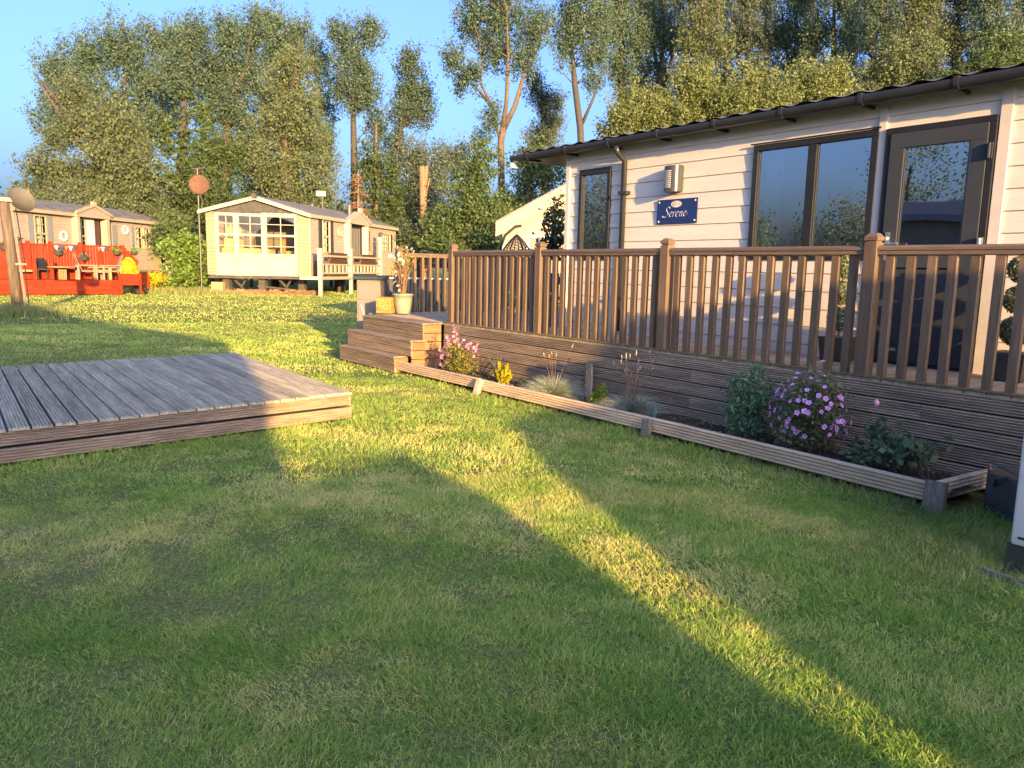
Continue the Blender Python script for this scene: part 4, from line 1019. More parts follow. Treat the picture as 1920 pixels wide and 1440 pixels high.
# ================================================================== generic far window
def farwin(t, mp, u0, u1, z0, z1, cols=2, rows=(.27,.5,.78), trans=.5, fw=.075, back=None, fm=None, thin=.028, name='window', n0=0.0):
    fm = fm or M['creamw']
    mb = MB(mp); a, b = n0-.02, n0+.055
    mb.box(u0, u1, a, b, z0, z0+fw); mb.box(u0, u1, a, b, z1-fw, z1); mb.box(u0, u0+fw, a, b, z0+fw, z1-fw); mb.box(u1-fw, u1, a, b, z0+fw, z1-fw)
    h = z1-z0; w = u1-u0
    if trans: mb.box(u0+fw, u1-fw, a, b-.004, z0+h*trans-.045, z0+h*trans+.045)
    fr = mb.build(name, fm, t)
    mb = MB(mp)
    for k in range(1, cols): mb.box(u0+w*k/cols-thin/2, u0+w*k/cols+thin/2, a+.02, b-.02, z0+fw, z1-fw)
    for s in rows:
        if not trans or abs(s-trans) > .05: mb.box(u0+fw, u1-fw, a+.022, b-.022, z0+h*s-thin/2, z0+h*s+thin/2)
    mb.build('glazing_bar', fm, fr)
    MB(mp).add([(u0+fw, n0+.012, z0+fw),(u1-fw, n0+.012, z0+fw),(u1-fw, n0+.012, z1-fw),(u0+fw, n0+.012, z1-fw)], [(0,1,2,3)]).build('pane', M['farglass'], fr)
    if back:
        v = []; f = []; N_ = 40
        for i in range(N_+1):
            s = i/N_; v += [(u0+.05+(w-.1)*s, n0-.12-.03*math.sin(s*40), z0+.02), (u0+.05+(w-.1)*s, n0-.12-.03*math.sin(s*40), z1-.02)]
        for i in range(N_): f.append((2*i, 2*i+2, 2*i+3, 2*i+1))
        mb = MB(mp); mb.v = v; mb.f = f; mb.build('curtain', back, fr)
    return fr
def shutter(t, mp, u0, u1, z0, z1, m):
    mb = MB(mp); mb.box(u0, u1, 0, .035, z0, z1)
    for k in range(int((z1-z0)/.09)): mb.box(u0+.04, u1-.04, .035, .047, z0+.05+k*.09, z0+.05+k*.09+.05)
    return mb.build('shutter', m, t)
def wreath(t, mp, u, z, r_=.2, m=None):
    mb = MB(mp); pts = [(u+r_*math.cos(6.2832*k/20), .06, z+r_*math.sin(6.2832*k/20)) for k in range(21)]; mb.tube(pts, .055, 6)
    return mb.build('wall_wreath', m or M['white'], t)

# ================================================================== MIDDLE CARAVAN (cream)
def mid_caravan():
    P0 = np.array((-35.40,14.157)); U = np.array((math.cos(R(248)), math.sin(R(248)))); V = np.array((math.cos(R(132.15)), math.sin(R(132.15))))
    t = thing('static_caravan', 'cream static caravan with bay windows and a small porch standing on stilts', 'static caravan', (*P0,0))
    W_, LN = 4.58, 11.6; zf, ze, zr = .885, 3.74, 4.42
    fm = lambda q: (P0[0]+U[0]*q[0]-V[0]*q[1], P0[1]+U[1]*q[0]-V[1]*q[1], q[2])      # front: (u, out, z)
    sm = lambda q: (P0[0]+V[0]*q[0]-U[0]*q[1], P0[1]+V[1]*q[0]-U[1]*q[1], q[2])      # side: (v, out, z)
    bm = lambda q: (P0[0]+U[0]*q[0]+V[0]*q[1], P0[1]+U[1]*q[0]+V[1]*q[1], q[2])      # body: (u, v, z)
    bay = (.55, 4.12)
    mb = MB(fm); siding(mb, 0, W_, zf, ze+.0, 1.0, .155, [(bay[0], bay[1], zf-.1, 3.70)], .02); mb.build('front_wall', M['cream'], t)
    sops = [(1.30,2.15,2.0,3.62),(4.15,6.35,zf,3.62),(6.70,7.15,2.25,3.4),(9.0,10.7,2.3,3.35)]
    mb = MB(sm); siding(mb, 0, LN, zf, ze, 1.0, .155, sops, .02); mb.build('side_wall', M['pink'], t)
    mb = MB(bm); mb.box(W_-.04, W_, .05, LN, zf, ze); mb.box(0.03, W_, LN-.05, LN, zf, ze); mb.prism([(0,ze),(W_,ze),(W_/2,zr)], 'y', LN-.06, LN-.01); mb.build('rear_wall', M['pink'], t)
    mb = MB(bm); mb.box(.05, W_-.05, .05, LN-.06, zf-.06, zf); mb.box(-.0, W_, 0, LN, zf-.16, zf-.06); mb.build('floor', M['leadg'], t)
    mb = MB(bm); mb.box(.3, W_-.3, 3.6, 3.65, zf, ze); mb.build('room_lining', M['room'], t)
    mb = MB(sm); mb.box(-.06,.03,-.02,.035,zf,ze); mb.build('corner_trim', M['creamw'], t)
    mb = MB(sm); mb.box(LN-.08,LN,-.02,.035,zf,ze); mb.build('corner_trim', M['creamw'], t)
    # roof
    ov = .28; mb = MB(bm)
    for sgn, ua in ((0,-.16),(1,W_+.16)):
        um = W_/2; zz = ze+.03-.16*.28
        mb.prism([(ua,zz),(um,zr+.02),(um,zr+.09),(ua,zz+.07)], 'y', -ov, LN+.15)
    mb.build('roof', M['greyroof'], t)
    mb = MB(bm)
    for ua in (-.18, W_+.18):
        um = W_/2; zz = ze-.06
        mb.prism([(ua,zz-.08),(um,zr-.10),(um,zr+.05),(ua,zz+.08)], 'y', -ov-.04, -ov)
    mb.box(-.19,-.15,-ov,LN+.15,ze-.13,ze+.03); mb.build('bargeboard', M['creamw'], t)
    MB(bm).box(W_/2-.11, W_/2+.11, -ov-.08, -ov+.08, zr-.06, zr+.17).build('ridge_end', M['leadg'], t)
    mb = MB(fm); mb.prism([(.45,3.70),(4.25,3.70),(4.25,3.78),(W_/2,4.33),(.45,3.78)], 'y', .0, .02)
    mb.v = [(q[0], q[1]+.012, q[2]) for q in mb.v]; mb.build('gable_panel', M['leadg'], t)
    mb = MB(fm); mb.prism([(0,ze),(W_,ze),(W_/2,zr)], 'y', -.02, .008); mb.build('gable', M['cream'], t)
    mb = MB(fm)
    for k in range(16): mb.box(.5+k*.105, .58+k*.105, .035, .05, 3.70, 3.745+.012*(k%3))
    mb.build('flaking_strip', M['creamw'], t)
    # bay: three windows over cream panels
    zw0, zw1 = 1.80, 3.66
    for k, (a, b) in enumerate(((.58,2.0),(2.06,3.22),(3.28,4.10))):
        farwin(t, fm, a, b, zw0, zw1, 2, (.23,.5,.77), .5, .085, None, n0=.03)
        mb = MB(fm); mb.box(a, b, -.02, .045, zf-.02, zw0-.01); mb.box(a+.07, b-.07, .045, .058, zf+.75, zf+.765); mb.build('bay_panel', M['creamw'], t)
    mb = MB(fm)
    for a in (.55, 2.0, 3.22, 4.10): mb.box(a-.0, a+.06, -.02, .10, zf-.03, 3.70)
    mb.box(.55, 4.16, -.02, .105, 3.662, 3.70); mb.box(.55,4.16,-.02,.11,zw0-.055,zw0-.005); mb.build('bay_frame', M['creamw'], t)
    # what shows inside
    mb = MB(bm); mb.box(2.1,4.2,.5,1.1,zf,2.12); mb.box(.5,2.2,1.6,2.2,zf,2.05); mb.box(3.5,4.2,.7,1.0,2.0,2.8); mb.ball((3.85,.9,2.95),(.35,.2,.3),6); mb.build('sofa', M['yellowin'], t)
    mb = MB(bm); mb.box(1.35,1.55,.5,.56,1.0,2.7); mb.build('curtain', M['orangein'], t)
    # side wall details
    farwin(t, sm, 1.30, 2.15, 2.0, 3.62, 2, (.25,.5,.75), .5, .07, M['lace'], M['creamw'])
    shutter(t, sm, .86, 1.28, 2.0, 3.62, M['shutd']); shutter(t, sm, 2.17, 2.55, 2.0, 3.62, M['shutd'])
    wreath(t, sm, 3.28, 3.1, .2, M['creamw'])
    mb = MB(sm); mb.box(4.15,6.35,-.12,-.06,zf,3.62); mb.build('patio_door', M['black'], t)
    mb = MB(sm)
    for k in range(9): mb.tube([(4.3+.22*k,-.03,1.1),(4.3+.22*k,-.03,3.4)], .045, 6)
    mb.build('door_curtain', M['planter'], t)
    for a in (3.92,6.36): MB(sm).box(a,a+.22,-.02,.30,zf,3.66).build('porch_post', M['creamw'], t)
    mb = MB(sm); mb.prism([(3.86,3.60),(6.64,3.60),(6.64,3.76),(5.25,4.28),(3.86,3.76)], 'y', .0, .34); mb.build('porch_gable', M['pink'], t)
    mb = MB(sm)
    for a, b in (((3.78,3.74),(5.25,4.30)),((6.72,3.74),(5.25,4.30))): mb.prism([(a[0],a[1]-.07),(b[0],b[1]-.09),(b[0],b[1]+.05),(a[0],a[1]+.06)], 'y', .34, .40)
    mb.box(5.10,5.40,.30,.42,4.24,4.46); mb.build('porch_bargeboard', M['creamw'], t)
    farwin(t, sm, 6.72, 7.12, 2.25, 3.38, 2, (.25,.5,.75), .5, .05, None, M['white']); shutter(t, sm, 7.14, 7.42, 2.25, 3.38, M['shutd'])
    farwin(t, sm, 9.05, 10.65, 2.3, 3.34, 4, (.25,.5,.75), .5, .06, M['lace'], M['creamw']); shutter(t, sm, 8.72, 9.03, 2.3, 3.34, M['shutd']); shutter(t, sm, 10.67, 11.0, 2.3, 3.34, M['shutd'])
    # flues
    for u, v, h, r_ in ((2.2,5.4,.55,.09),(1.3,8.0,.85,.12)):
        MB(bm).lathe([(r_,0),(r_,h*.6),(r_*1.25,h*.62),(r_*1.25,h*.75),(r_*.8,h*.78),(r_*1.2,h*.9),(r_*.6,h)], (u,v,4.15), 12).build('flue', M['metal'], t)
    mb = MB(bm); mb.tube([(1.9,5.9,4.2),(1.9,5.9,5.05)], .04, 8); mb.box(1.65,2.15,5.7,6.1,5.05,5.32); mb.build('flue', M['metal'], t)
    # supports
    for u, v in ((.6,.5),(2.4,.5),(4.0,.5),(.6,5),(4,5),(2.4,9)):
        MB(bm).box(u-.14,u+.14,v-.14,v+.14,-.05,.72).build('support_stand', M['barkd'], t)
    mb = MB(bm)
    for u in (1.35,3.4): mb.tube([(u,.9,0.0),(u+.1,.7,.35),(u+.35,.5,.72)], .06, 6); mb.tube([(u+.1,.7,.3),(u-.2,.6,.72)], .05, 6)
    mb.tube([(.6,.6,.15),(2.6,.4,.38)], .05, 6); mb.build('chassis_strut', M['barkd'], t)
    mb = MB(bm); mb.box(3.9,4.4,-.1,.1,-.02,.55); mb.build('end_board', M['wood'], t)
    # rubble bank in the shade below
    v = []; f = []; nx, ny = 40, 8
    for i in range(nx+1):
        for j in range(ny+1):
            s = i/nx*5.2-.4; q = j/ny*1.6-.6; h = .22*math.sin(math.pi*j/ny)*(.6+.8*random.random()); v.append((s,q,h-.02))
    for i in range(nx):
        for j in range(ny): a = i*(ny+1)+j; f.append((a,a+ny+1,a+ny+2,a+1))
    mb = MB(bm); mb.v = v; mb.f = f; tag(mb.build('earth_bank', M['brick']), 'strip of orange earth and rubble below the cream caravan', kind='structure')
    # porch decking
    p = thing('porch_deck', 'raised cream porch deck with low balustrade beside the cream caravan', 'porch', (*P0,0))
    o0, o1 = .06, 1.05; v0, v1 = -1.25, 6.9
    MB(sm).box(v0, v1, o0, o1, .74, .885).build('porch_floor', M['creamw'], p)
    for v in (v0+.08, 2.35, 6.4):
        MB(sm).box(v-.07, v+.07, o1-.16, o1-.02, -.05, .74).build('leg', M['creamw'], p)
    for v, h in ((v0+.08,2.12),(2.3,2.2),(6.5,2.95)):
        po = MB(sm).box(v-.09, v+.09, o1-.18, o1, .885, h).build('porch_railing_post', M['creamw'], p)
        MB(sm).box(v-.12, v+.12, o1-.21, o1+.03, h, h+.06).build('post_cap', M['creamw'], po)
    for z, h in ((1.80,.09),(1.42,.07),(1.0,.08)): MB(sm).box(v0, v1, o1-.12, o1-.04, z, z+h).build('porch_rail', M['creamw'], p)
    n = 17
    for k in range(n):
        v = v0+.2+(v1-v0-.3)*k/n
        MB(sm).box(v, v+.20, o1-.10, o1-.06, 1.08, 1.42).build('baluster', M['creamw'], p)
    mb = MB(sm); mb.tube([(6.5,o1-.09,3.0),(6.5,o1-.09,3.08)], .03, 6); mb.lathe([(.09,0),(.13,.16),(.02,.26)], (6.5,o1-.09,3.05), 8); mb.build('lantern', M['metal'], p)
    for vv, n_ in ((.1,'dark brown rattan sofa near the front of the cream porch'), (3.9,'dark brown rattan sofa by the patio door on the cream porch')):
        s = thing('rattan_sofa', n_, 'sofa', sm((vv,.3,.885)), 0, 'rattan sofas on the cream porch')
        MB(sm).box(vv, vv+1.9, .18, .75, .89, 1.30).build('seat', M['rattan'], s)
        MB(sm).box(vv, vv+1.9, .78, .90, .89, 2.02).build('backrest', M['rattan'], s)
        for a in (vv-.1, vv+1.9): MB(sm).box(a, a+.1, .18, .9, .89, 1.62).build('armrest', M['rattan'], s)
mid_caravan()

# ================================================================== LEFT CARAVAN (pinkish beige)
def left_caravan():
    P = np.array((-42.5,3.77)); a = R(136.7); U = np.array((math.cos(a), math.sin(a))); Nn = np.array((U[1], -U[0]))     # outward = towards viewer
    if Nn @ (-P) < 0: Nn = -Nn
    fm = lambda q: (P[0]+U[0]*q[0]+Nn[0]*q[1], P[1]+U[1]*q[0]+Nn[1]*q[1], q[2])
    t = thing('static_caravan', 'pinkish beige static caravan with grey shutters and wall wreaths behind the red deck', 'static caravan', (*P,0))
    u0, u1, zf, ze, zr, dp = -6.0, 10.0, .9, 3.70, 4.30, 4.0
    ops = [(-.22,.60,1.9,3.46),(2.55,4.60,1.0,3.50),(5.12,5.46,2.1,3.32),(7.50,8.90,2.12,3.33)]
    mb = MB(fm); siding(mb, u0, u1, zf, ze, 1.0, .15, ops, .02); mb.build('front_wall', M['pink'], t)
    mb = MB(fm); mb.box(u1-.04,u1,-dp,-.02,zf,ze); mb.box(u0,u0+.04,-dp,-.02,zf,ze); mb.box(u0,u1,-dp-.04,-dp,zf,ze)
    mb.prism([(-dp,ze),(-.02,ze),(-dp/2,zr)], 'x', u1-.04, u1); mb.build('end_wall', M['pink'], t)
    mb = MB(fm); mb.box(u0,u1,-dp,-.1,zf-.1,zf); mb.box(u0,u1,-1.6,-1.5,zf,ze); mb.build('room_lining', M['room'], t)
    MB(fm).box(u0,u1,-.3,-.25,0,zf-.1).build('skirting', M['leadg'], t)
    mb = MB(fm)
    for oa in (.22, -dp-.22): mb.prism([(oa,ze-.0),(-dp/2,zr),(-dp/2,zr+.08),(oa,ze+.08)], 'x', u0-.2, u1+.15)
    mb.build('roof', M['greyroof'], t)
    MB(fm).box(u0,u1+.15,.18,.24,ze-.16,ze+.0).build('fascia_board', M['creamw'], t)
    mb = MB(fm); mb.box(u1-.10,u1+.012,-.03,.03,zf,ze); mb.build('corner_trim', M['creamw'], t)
    farwin(t, fm, -.22, .60, 1.9, 3.46, 2, (.3,.72), .45, .07, M['lace']); shutter(t, fm, -.62, -.24, 1.9, 3.46, M['shutg']); shutter(t, fm, .62, 1.0, 1.9, 3.46, M['shutg'])
    wreath(t, fm, 1.68, 2.55, .21); wreath(t, fm, 6.60, 3.10, .21)
    farwin(t, fm, 2.62, 3.38, 1.9, 3.50, 2, (.3,.72), .45, .06, M['lace'])
    mb = MB(fm); mb.box(3.42,4.05,-.02,.03,1.0,3.5); mb.build('door', M['white'], t)
    mb = MB(fm); mb.box(4.07,4.55,-.06,-.02,1.0,3.48); mb.build('open_doorway', mat('dark plum doorway', (.07,.03,.035), .7), t)
    for a,b in ((2.36,2.54),(4.62,4.86)): MB(fm).box(a,b,-.02,.34,zf,3.7).build('porch_post', M['creamw'], t)
    mb = MB(fm); mb.prism([(2.3,3.55),(4.95,3.55),(4.95,3.72),(3.62,4.16),(2.3,3.72)], 'y', .0, .36); mb.build('porch_gable', M['pink'], t)
    mb = MB(fm)
    for p, q in (((2.2,3.74),(3.62,4.2)),((5.05,3.74),(3.62,4.2))): mb.prism([(p[0],p[1]-.07),(q[0],q[1]-.09),(q[0],q[1]+.05),(p[0],p[1]+.06)], 'y', .36, .42)
    mb.box(3.48,3.76,.3,.44,4.14,4.36); mb.build('porch_bargeboard', M['creamw'], t)
    farwin(t, fm, 5.12, 5.46, 2.1, 3.32, 2, (.25,.5,.75), .5, .05, M['lace'], M['creamw']); shutter(t, fm, 5.50, 5.95, 2.1, 3.32, M['shutg'])
    farwin(t, fm, 7.52, 8.16, 2.12, 3.33, 2, (.25,.5,.75), .5, .05, M['lace'], M['creamw']); farwin(t, fm, 8.34, 8.9, 2.12, 3.33, 2, (.25,.5,.75), .5, .05, M['lace'], M['creamw'])
    shutter(t, fm, 7.15, 7.5, 2.12, 3.33, M['shutg']); shutter(t, fm, 8.92, 9.3, 2.12, 3.33, M['shutg'])
    for u, v, h in ((.53,-1.0,.58),(-1.9,-.9,1.1)):
        mb = MB(fm); mb.box(u-.13,u+.13,v-.13,v+.13,ze+.2,4.05+h*.9); mb.box(u-.17,u+.17,v-.17,v+.17,4.05+h*.9,4.05+h); mb.build('chimney', M['creamw'], t)
    mb = MB(fm); mb.box(10.1,11.2,.2,.9,.5,1.55); mb.prism([(10.0,1.55),(11.3,1.55),(11.3,1.65),(10.0,1.78)], 'y', .1, 1.0); mb.build('gas_locker', M['creamw'], t)
left_caravan()

# ================================================================== RED DECK
def red_deck():
    t = thing('red_deck', 'red painted raised deck with a tall slatted red fence in front of the beige caravan', 'deck', (-37,3,0))
    x0, x1 = -40.2, -35.9; fl = .61
    mp = lambda q: (-35.9-.10*(q[1]-3)-q[0], q[1], q[2])           # (depth, y, z)
    n = 30
    MB(mp).box(0, 4.4, -2.6, 6.1, fl-.05, fl).build('deck_floor', M['reddeck'], t)
    for k in range(3): MB(mp).box(-.03, .0, -2.6, 6.1, .03+k*.195, .03+k*.195+.185).build('fascia_board', M['reddeck'], t)
    for y in (2.9, 5.75, 0.0): MB(mp).box(-.06, -.031, y, y+.42, -.02, fl-.01).build('fascia_batten', M['reddeck'], t)
    for k in range(3): MB(mp).box(0, 4.4, 6.1, 6.13, .03+k*.195, .03+k*.195+.185).build('side_board', M['reddeck'], t)
    # tall slatted fence at the back of the deck
    yy = -2.5; pts = []; 
    for k in range(86):
        y = -2.5+k*.112; zt = 2.02 if y < 6.55 else 2.02-(y-6.55)*1.05
        if y > 7.1: break
        MB(mp).box(1.55, 1.59, y, y+.1, fl, zt-.02).build('slat', M['reddeck'], t)
    MB(mp).box(1.5, 1.63, -2.5, 6.55, 2.0, 2.06).build('top_rail', M['reddeck'], t)
    MB(mp).beam((1.565,6.5,2.04), (1.565,7.15,1.36), .1, .06).build('top_rail', M['reddeck'], t)
    for y in (-.6, 1.55, 2.95, 3.75, 4.85, 6.5):
        MB(mp).box(1.42, 1.56, y-.08, y+.08, fl, 2.16 if y < 5 else 2.1).build('fence_post', M['reddeck'], t)
    for y in (3.05, 3.65): MB(mp).box(.55,.68,y-.07,y+.07,fl,1.45).build('short_post', M['reddeck'], t)
    MB(mp).box(1.3,1.45,-2.4,4.8,fl,fl+.42).build('bench_board', M['reddeck'], t)
    wmats = dict()
    for y, nm in ((1.55,'left of the two solar lanterns on the red fence posts'), (2.60,'right of the two solar lanterns on the red fence posts')):
        l = thing('post_lantern', 'flat dark capped '+nm.replace('left of the two','lantern, the left one of two').replace('right of the two','lantern, the right one of two') if False else nm, 'lantern', mp((1.5,y,2.06)), 0, 'lanterns on the red fence')
        MB(mp).lathe([(.10,0),(.10,.12),(.22,.14),(.20,.19),(.03,.23)], (1.5,y,2.07), 12).build('lantern_body', M['barkd'], l)
    # hanging baskets
    for y, z, nm in ((4.02,1.72,'hanging basket with bunting above the left end of the table'), (4.95,1.52,'wide dark hanging basket low on the red fence above the table'), (6.25,1.80,'hanging basket with green leaves near the right end of the red fence'), (6.95,1.82,'round hanging basket on the far right sloping end of the red fence'), (2.12,1.88,'dark hanging basket on the red fence by the timber pole')):
        h = thing('hanging_basket', nm, 'hanging basket', mp((1.40,y,z)), 0, 'hanging baskets on the red fence')
        MB(mp).lathe([(.02,-.16),(.13,-.11),(.18,0),(.16,0),(.12,-.09)], (1.36,y,z), 14).build('basket', M['barkd'], h)
        leaves('foliage', np.array([mp((1.36+random.gauss(0,.08), y+random.gauss(0,.11), z+abs(random.gauss(.04,.07)))) for k in range(140)]), .09, LM['bush' if y in (6.25,6.95) else 'greywillow'], h)
        MB(mp).tube([(1.36,y,z+.05),(1.45,y,z+.35)], .012, 5).build('hanger', M['black'], h)
    # bunting flags
    b = thing('bunting', 'small red white and blue bunting flags along the red fence', 'bunting', mp((1.38,4.2,2.0)))
    for k, (y, m_) in enumerate(((3.95,'white'),(4.16,'navy'),(4.32,'redpaint'),(4.48,'white'),(4.62,'navy'),(5.55,'redpaint'),(5.7,'white'),(5.84,'navy'))):
        MB(mp).add([(1.39,y-.08,1.99),(1.39,y+.08,1.99),(1.36,y,1.78),(1.385,y-.08,1.99),(1.385,y+.08,1.99),(1.355,y,1.78)], [(0,1,2),(5,4,3),(0,3,4,1),(1,4,5,2),(2,5,3,0)]).build('flag', M[m_], b)
    # chairs and table
    def chair(y, flip, nm, m):
        c = thing('garden_chair', nm, 'garden chair', mp((.55,y,fl)), 0, 'reclined timber chairs at the table')
        s = -1 if flip else 1
        cm = lambda q: mp((.55+q[0], y+s*q[1], fl+q[2]))
        MB(cm).box(-.27,.27,-.05,.52,.34,.39).build('seat', m, c)
        for k in range(4):
            MB(cm).beam((-.21+.14*k,-.02,.36),(-.21+.14*k,-.30,1.08-.03*abs(k-1.5)), .12, .025).build('back_slat', m, c)
        for x in (-.31, .31):
            MB(cm).box(x-.05,x+.05,-.18,.55,.58,.62).build('armrest', m, c)
            MB(cm).box(x-.03,x+.03,.45,.53,0,.58).build('leg', m, c); MB(cm).box(x-.03,x+.03,-.22,-.14,0,.6).build('leg', m, c)
    chair(4.75, False, 'reclined grey timber garden chair left of the low table', M['greywood']); chair(6.0, True, 'reclined timber garden chair right of the low table', M['greywood'])
    g = thing('garden_table', 'low timber table between two reclined chairs on the red deck', 'table', mp((.6,5.4,fl)))
    for k in range(5): MB(mp).box(.32+k*.11,.42+k*.11,4.95,6.02,fl+.50,fl+.54).build('table_slat', M['wood'], g)
    for y in (5.15, 5.72): MB(mp).box(.36,.8,y,y+.12,fl,fl+.50).build('leg', M['wood'], g)
    MB(mp).box(.36,.42,5.27,5.72,fl+.30,fl+.42).build('apron', M['wood'], g)
    g = thing('side_table', 'small round topped pedestal table with striped base on the red deck', 'table', mp((.6,4.05,fl)))
    MB(mp).lathe([(.52,0),(.54,.02),(.54,.05),(.50,.06)], (.6,4.02,fl+.48), 20).build('table_top', M['wood'], g)
    for k in range(5): MB(mp).box(.45,.75,3.88+k*.06,3.92+k*.06,fl,fl+.48).build('pedestal_slat', M['wood'], g)
    g = thing('timber_bench', 'open timber box bench at the back of the red deck', 'bench', mp((.9,2.6,fl)))
    mb = MB(mp); mb.box(.8,1.25,2.25,3.15,fl+.30,fl+.38); mb.build('seat', M['wood'], g)
    for y in (2.25,3.05): MB(mp).box(.8,1.25,y,y+.1,fl,fl+.30).build('side_panel', M['wood'], g)
    g = thing('folding_chair', 'dark folding chair leaning by the small side table', 'chair', mp((.8,3.35,fl)))
    MB(mp).box(.7,1.05,3.15,3.55,fl+.38,fl+.43).build('seat', M['black'], g); MB(mp).beam((1.0,3.35,fl+.4),(1.12,3.30,fl+.85),.4,.03).build('backrest', M['black'], g)
    for x, y in ((.72,3.18),(.72,3.52),(1.03,3.18),(1.03,3.52)): MB(mp).box(x-.015,x+.015,y-.015,y+.015,fl,fl+.38).build('leg', M['black'], g)
    # planter box at the right end with golden conifer
    g = thing('planter_box', 'red timber planter box at the right end of the red deck', 'planter', mp((.4,6.6,.3)))
    for k in range(3): MB(mp).box(-.1,-.07,6.05,6.85,.40+k*.165,.555+k*.165).build('front_board', M['reddeck'], g)
    for k in range(3): MB(mp).beam((-.085,6.87,.48+k*.165),(.9,7.35,.48+k*.165),.03,.155).build('side_board', M['reddeck'], g)
    for q in ((-.09,6.86),(.9,7.36),(-.09,6.05)): MB(mp).box(q[0]-.05,q[0]+.05,q[1]-.05,q[1]+.05,.0,.91).build('leg', M['reddeck'], g)
    MB(mp).box(-.06,.8,6.08,6.84,.40,.84).build('soil', M['soil'], g)
    g = thing('golden_conifer', 'cone shaped golden yellow conifer in the red planter', 'conifer', mp((.35,6.55,.85)))
    c = np.array(mp((.35,6.5,.85))); n = 2600; zz = RNG.random(n)**1.3; a_ = RNG.random(n)*6.283; r_ = .40*np.sqrt(np.clip(1-zz**1.6,0,1))*(.75+.3*RNG.random(n))
    leaves('foliage', c+np.stack([np.cos(a_)*r_, np.sin(a_)*r_, zz*.72], 1), .06, LM['yellow'], g)
    MB().ball(tuple(c+np.array((0,0,.25))), (.28,.28,.34), 8).build('inner_foliage', M['petaly'], g)
    MB().tube([tuple(c-np.array((0,0,.1))), tuple(c+np.array((0,0,.4)))], .03, 6).build('trunk', M['barkd'], g)
    for k, (px, py, d, h, nm) in enumerate(((286,512,38.6,.62,'golden yellow shrub beside the red planter'), (300,505,40,.7,'golden yellow shrub below the beige caravan, farthest right'), (281,497,40.5,.55,'golden yellow shrub just right of the cone conifer'))):
        c = at(px, py, d); c[2] = .2
        g = thing('golden_bush', nm, 'shrub', c); C = cloud(clumps([((c[0],c[1],c[2]+h*.6),(.42,.42,h*.62))], n=26), .14, 30); leaves('foliage', C, .075, LM['yellow'], g)
        MB().tube([tuple(c-np.array((0,0,.2))), tuple(c+np.array((0,0,h*.5)))], .03, 6).build('stem', M['barkd'], g)
    c = at(262, 545, 37.6); c[2] = 0
    g = thing('bin_bag', 'black plastic sack lying under the red planter', 'sack', c)
    MB().lathe([(.1,0),(.35,.04),(.38,.2),(.2,.36),(.02,.4)], tuple(c), 12).build('sack', M['black'], g)
red_deck()

# pale shed, egg chair behind the deck
def shed():
    a = np.array((-17.89,12.80)); b = np.array((-14.6,17.6)); d = (b-a)/np.linalg.norm(b-a); nr = np.array((d[1],-d[0]))
    if nr @ (-a) < 0: nr = -nr
    fm = lambda q: (a[0]+d[0]*q[0]+nr[0]*q[1], a[1]+d[1]*q[0]+nr[1]*q[1], q[2])
    t = thing('caravan_annexe', 'pale clad building end with a low pitched gable behind the hanging egg chair', 'outbuilding', (*a,0))
    L_ = 5.6; ze, zr = 2.62, 4.25
    mb = MB(fm); siding(mb, 0, L_, 0, ze, 0, .15, [(.75,1.5,.2,2.3)], .02); mb.build('front_wall', M['shedw'], t)
    mb = MB(fm); mb.prism([(0,ze),(L_,ze),(L_/2,zr)], 'y', -.06, .0); mb.box(0,.05,-5,-.07,0,ze); mb.box(L_-.05,L_,-5,-.07,0,ze); mb.build('gable', M['shedw'], t)
    mb = MB(fm)
    for s in (0,1):
        u = lambda x: x if s == 0 else L_-x
        mb.prism([(u(-.2),ze-.32),(u(L_/2),zr-.34),(u(L_/2),zr+.10),(u(-.2),ze+.06)], 'y', .12, .18)
    mb.build('bargeboard', M['shedw'], t)
    mb = MB(fm)
    for s in (0,1):
        u = lambda x: x if s == 0 else L_-x
        mb.prism([(u(-.2),ze+.06),(u(L_/2),zr+.10),(u(L_/2),zr+.16),(u(-.2),ze+.12)], 'y', -5, .18)
    mb.build('roof', M['greyroof'], t)
    MB(fm).box(.75,1.5,-.03,.01,.2,2.3).build('door', M['cabg'], t)
    mb = MB(fm); mb.box(.68,.75,-.02,.05,.2,2.37); mb.box(1.5,1.57,-.02,.05,.2,2.37); mb.box(.75,1.5,-.02,.05,2.3,2.37); mb.build('door_frame', M['white'], t)
shed()
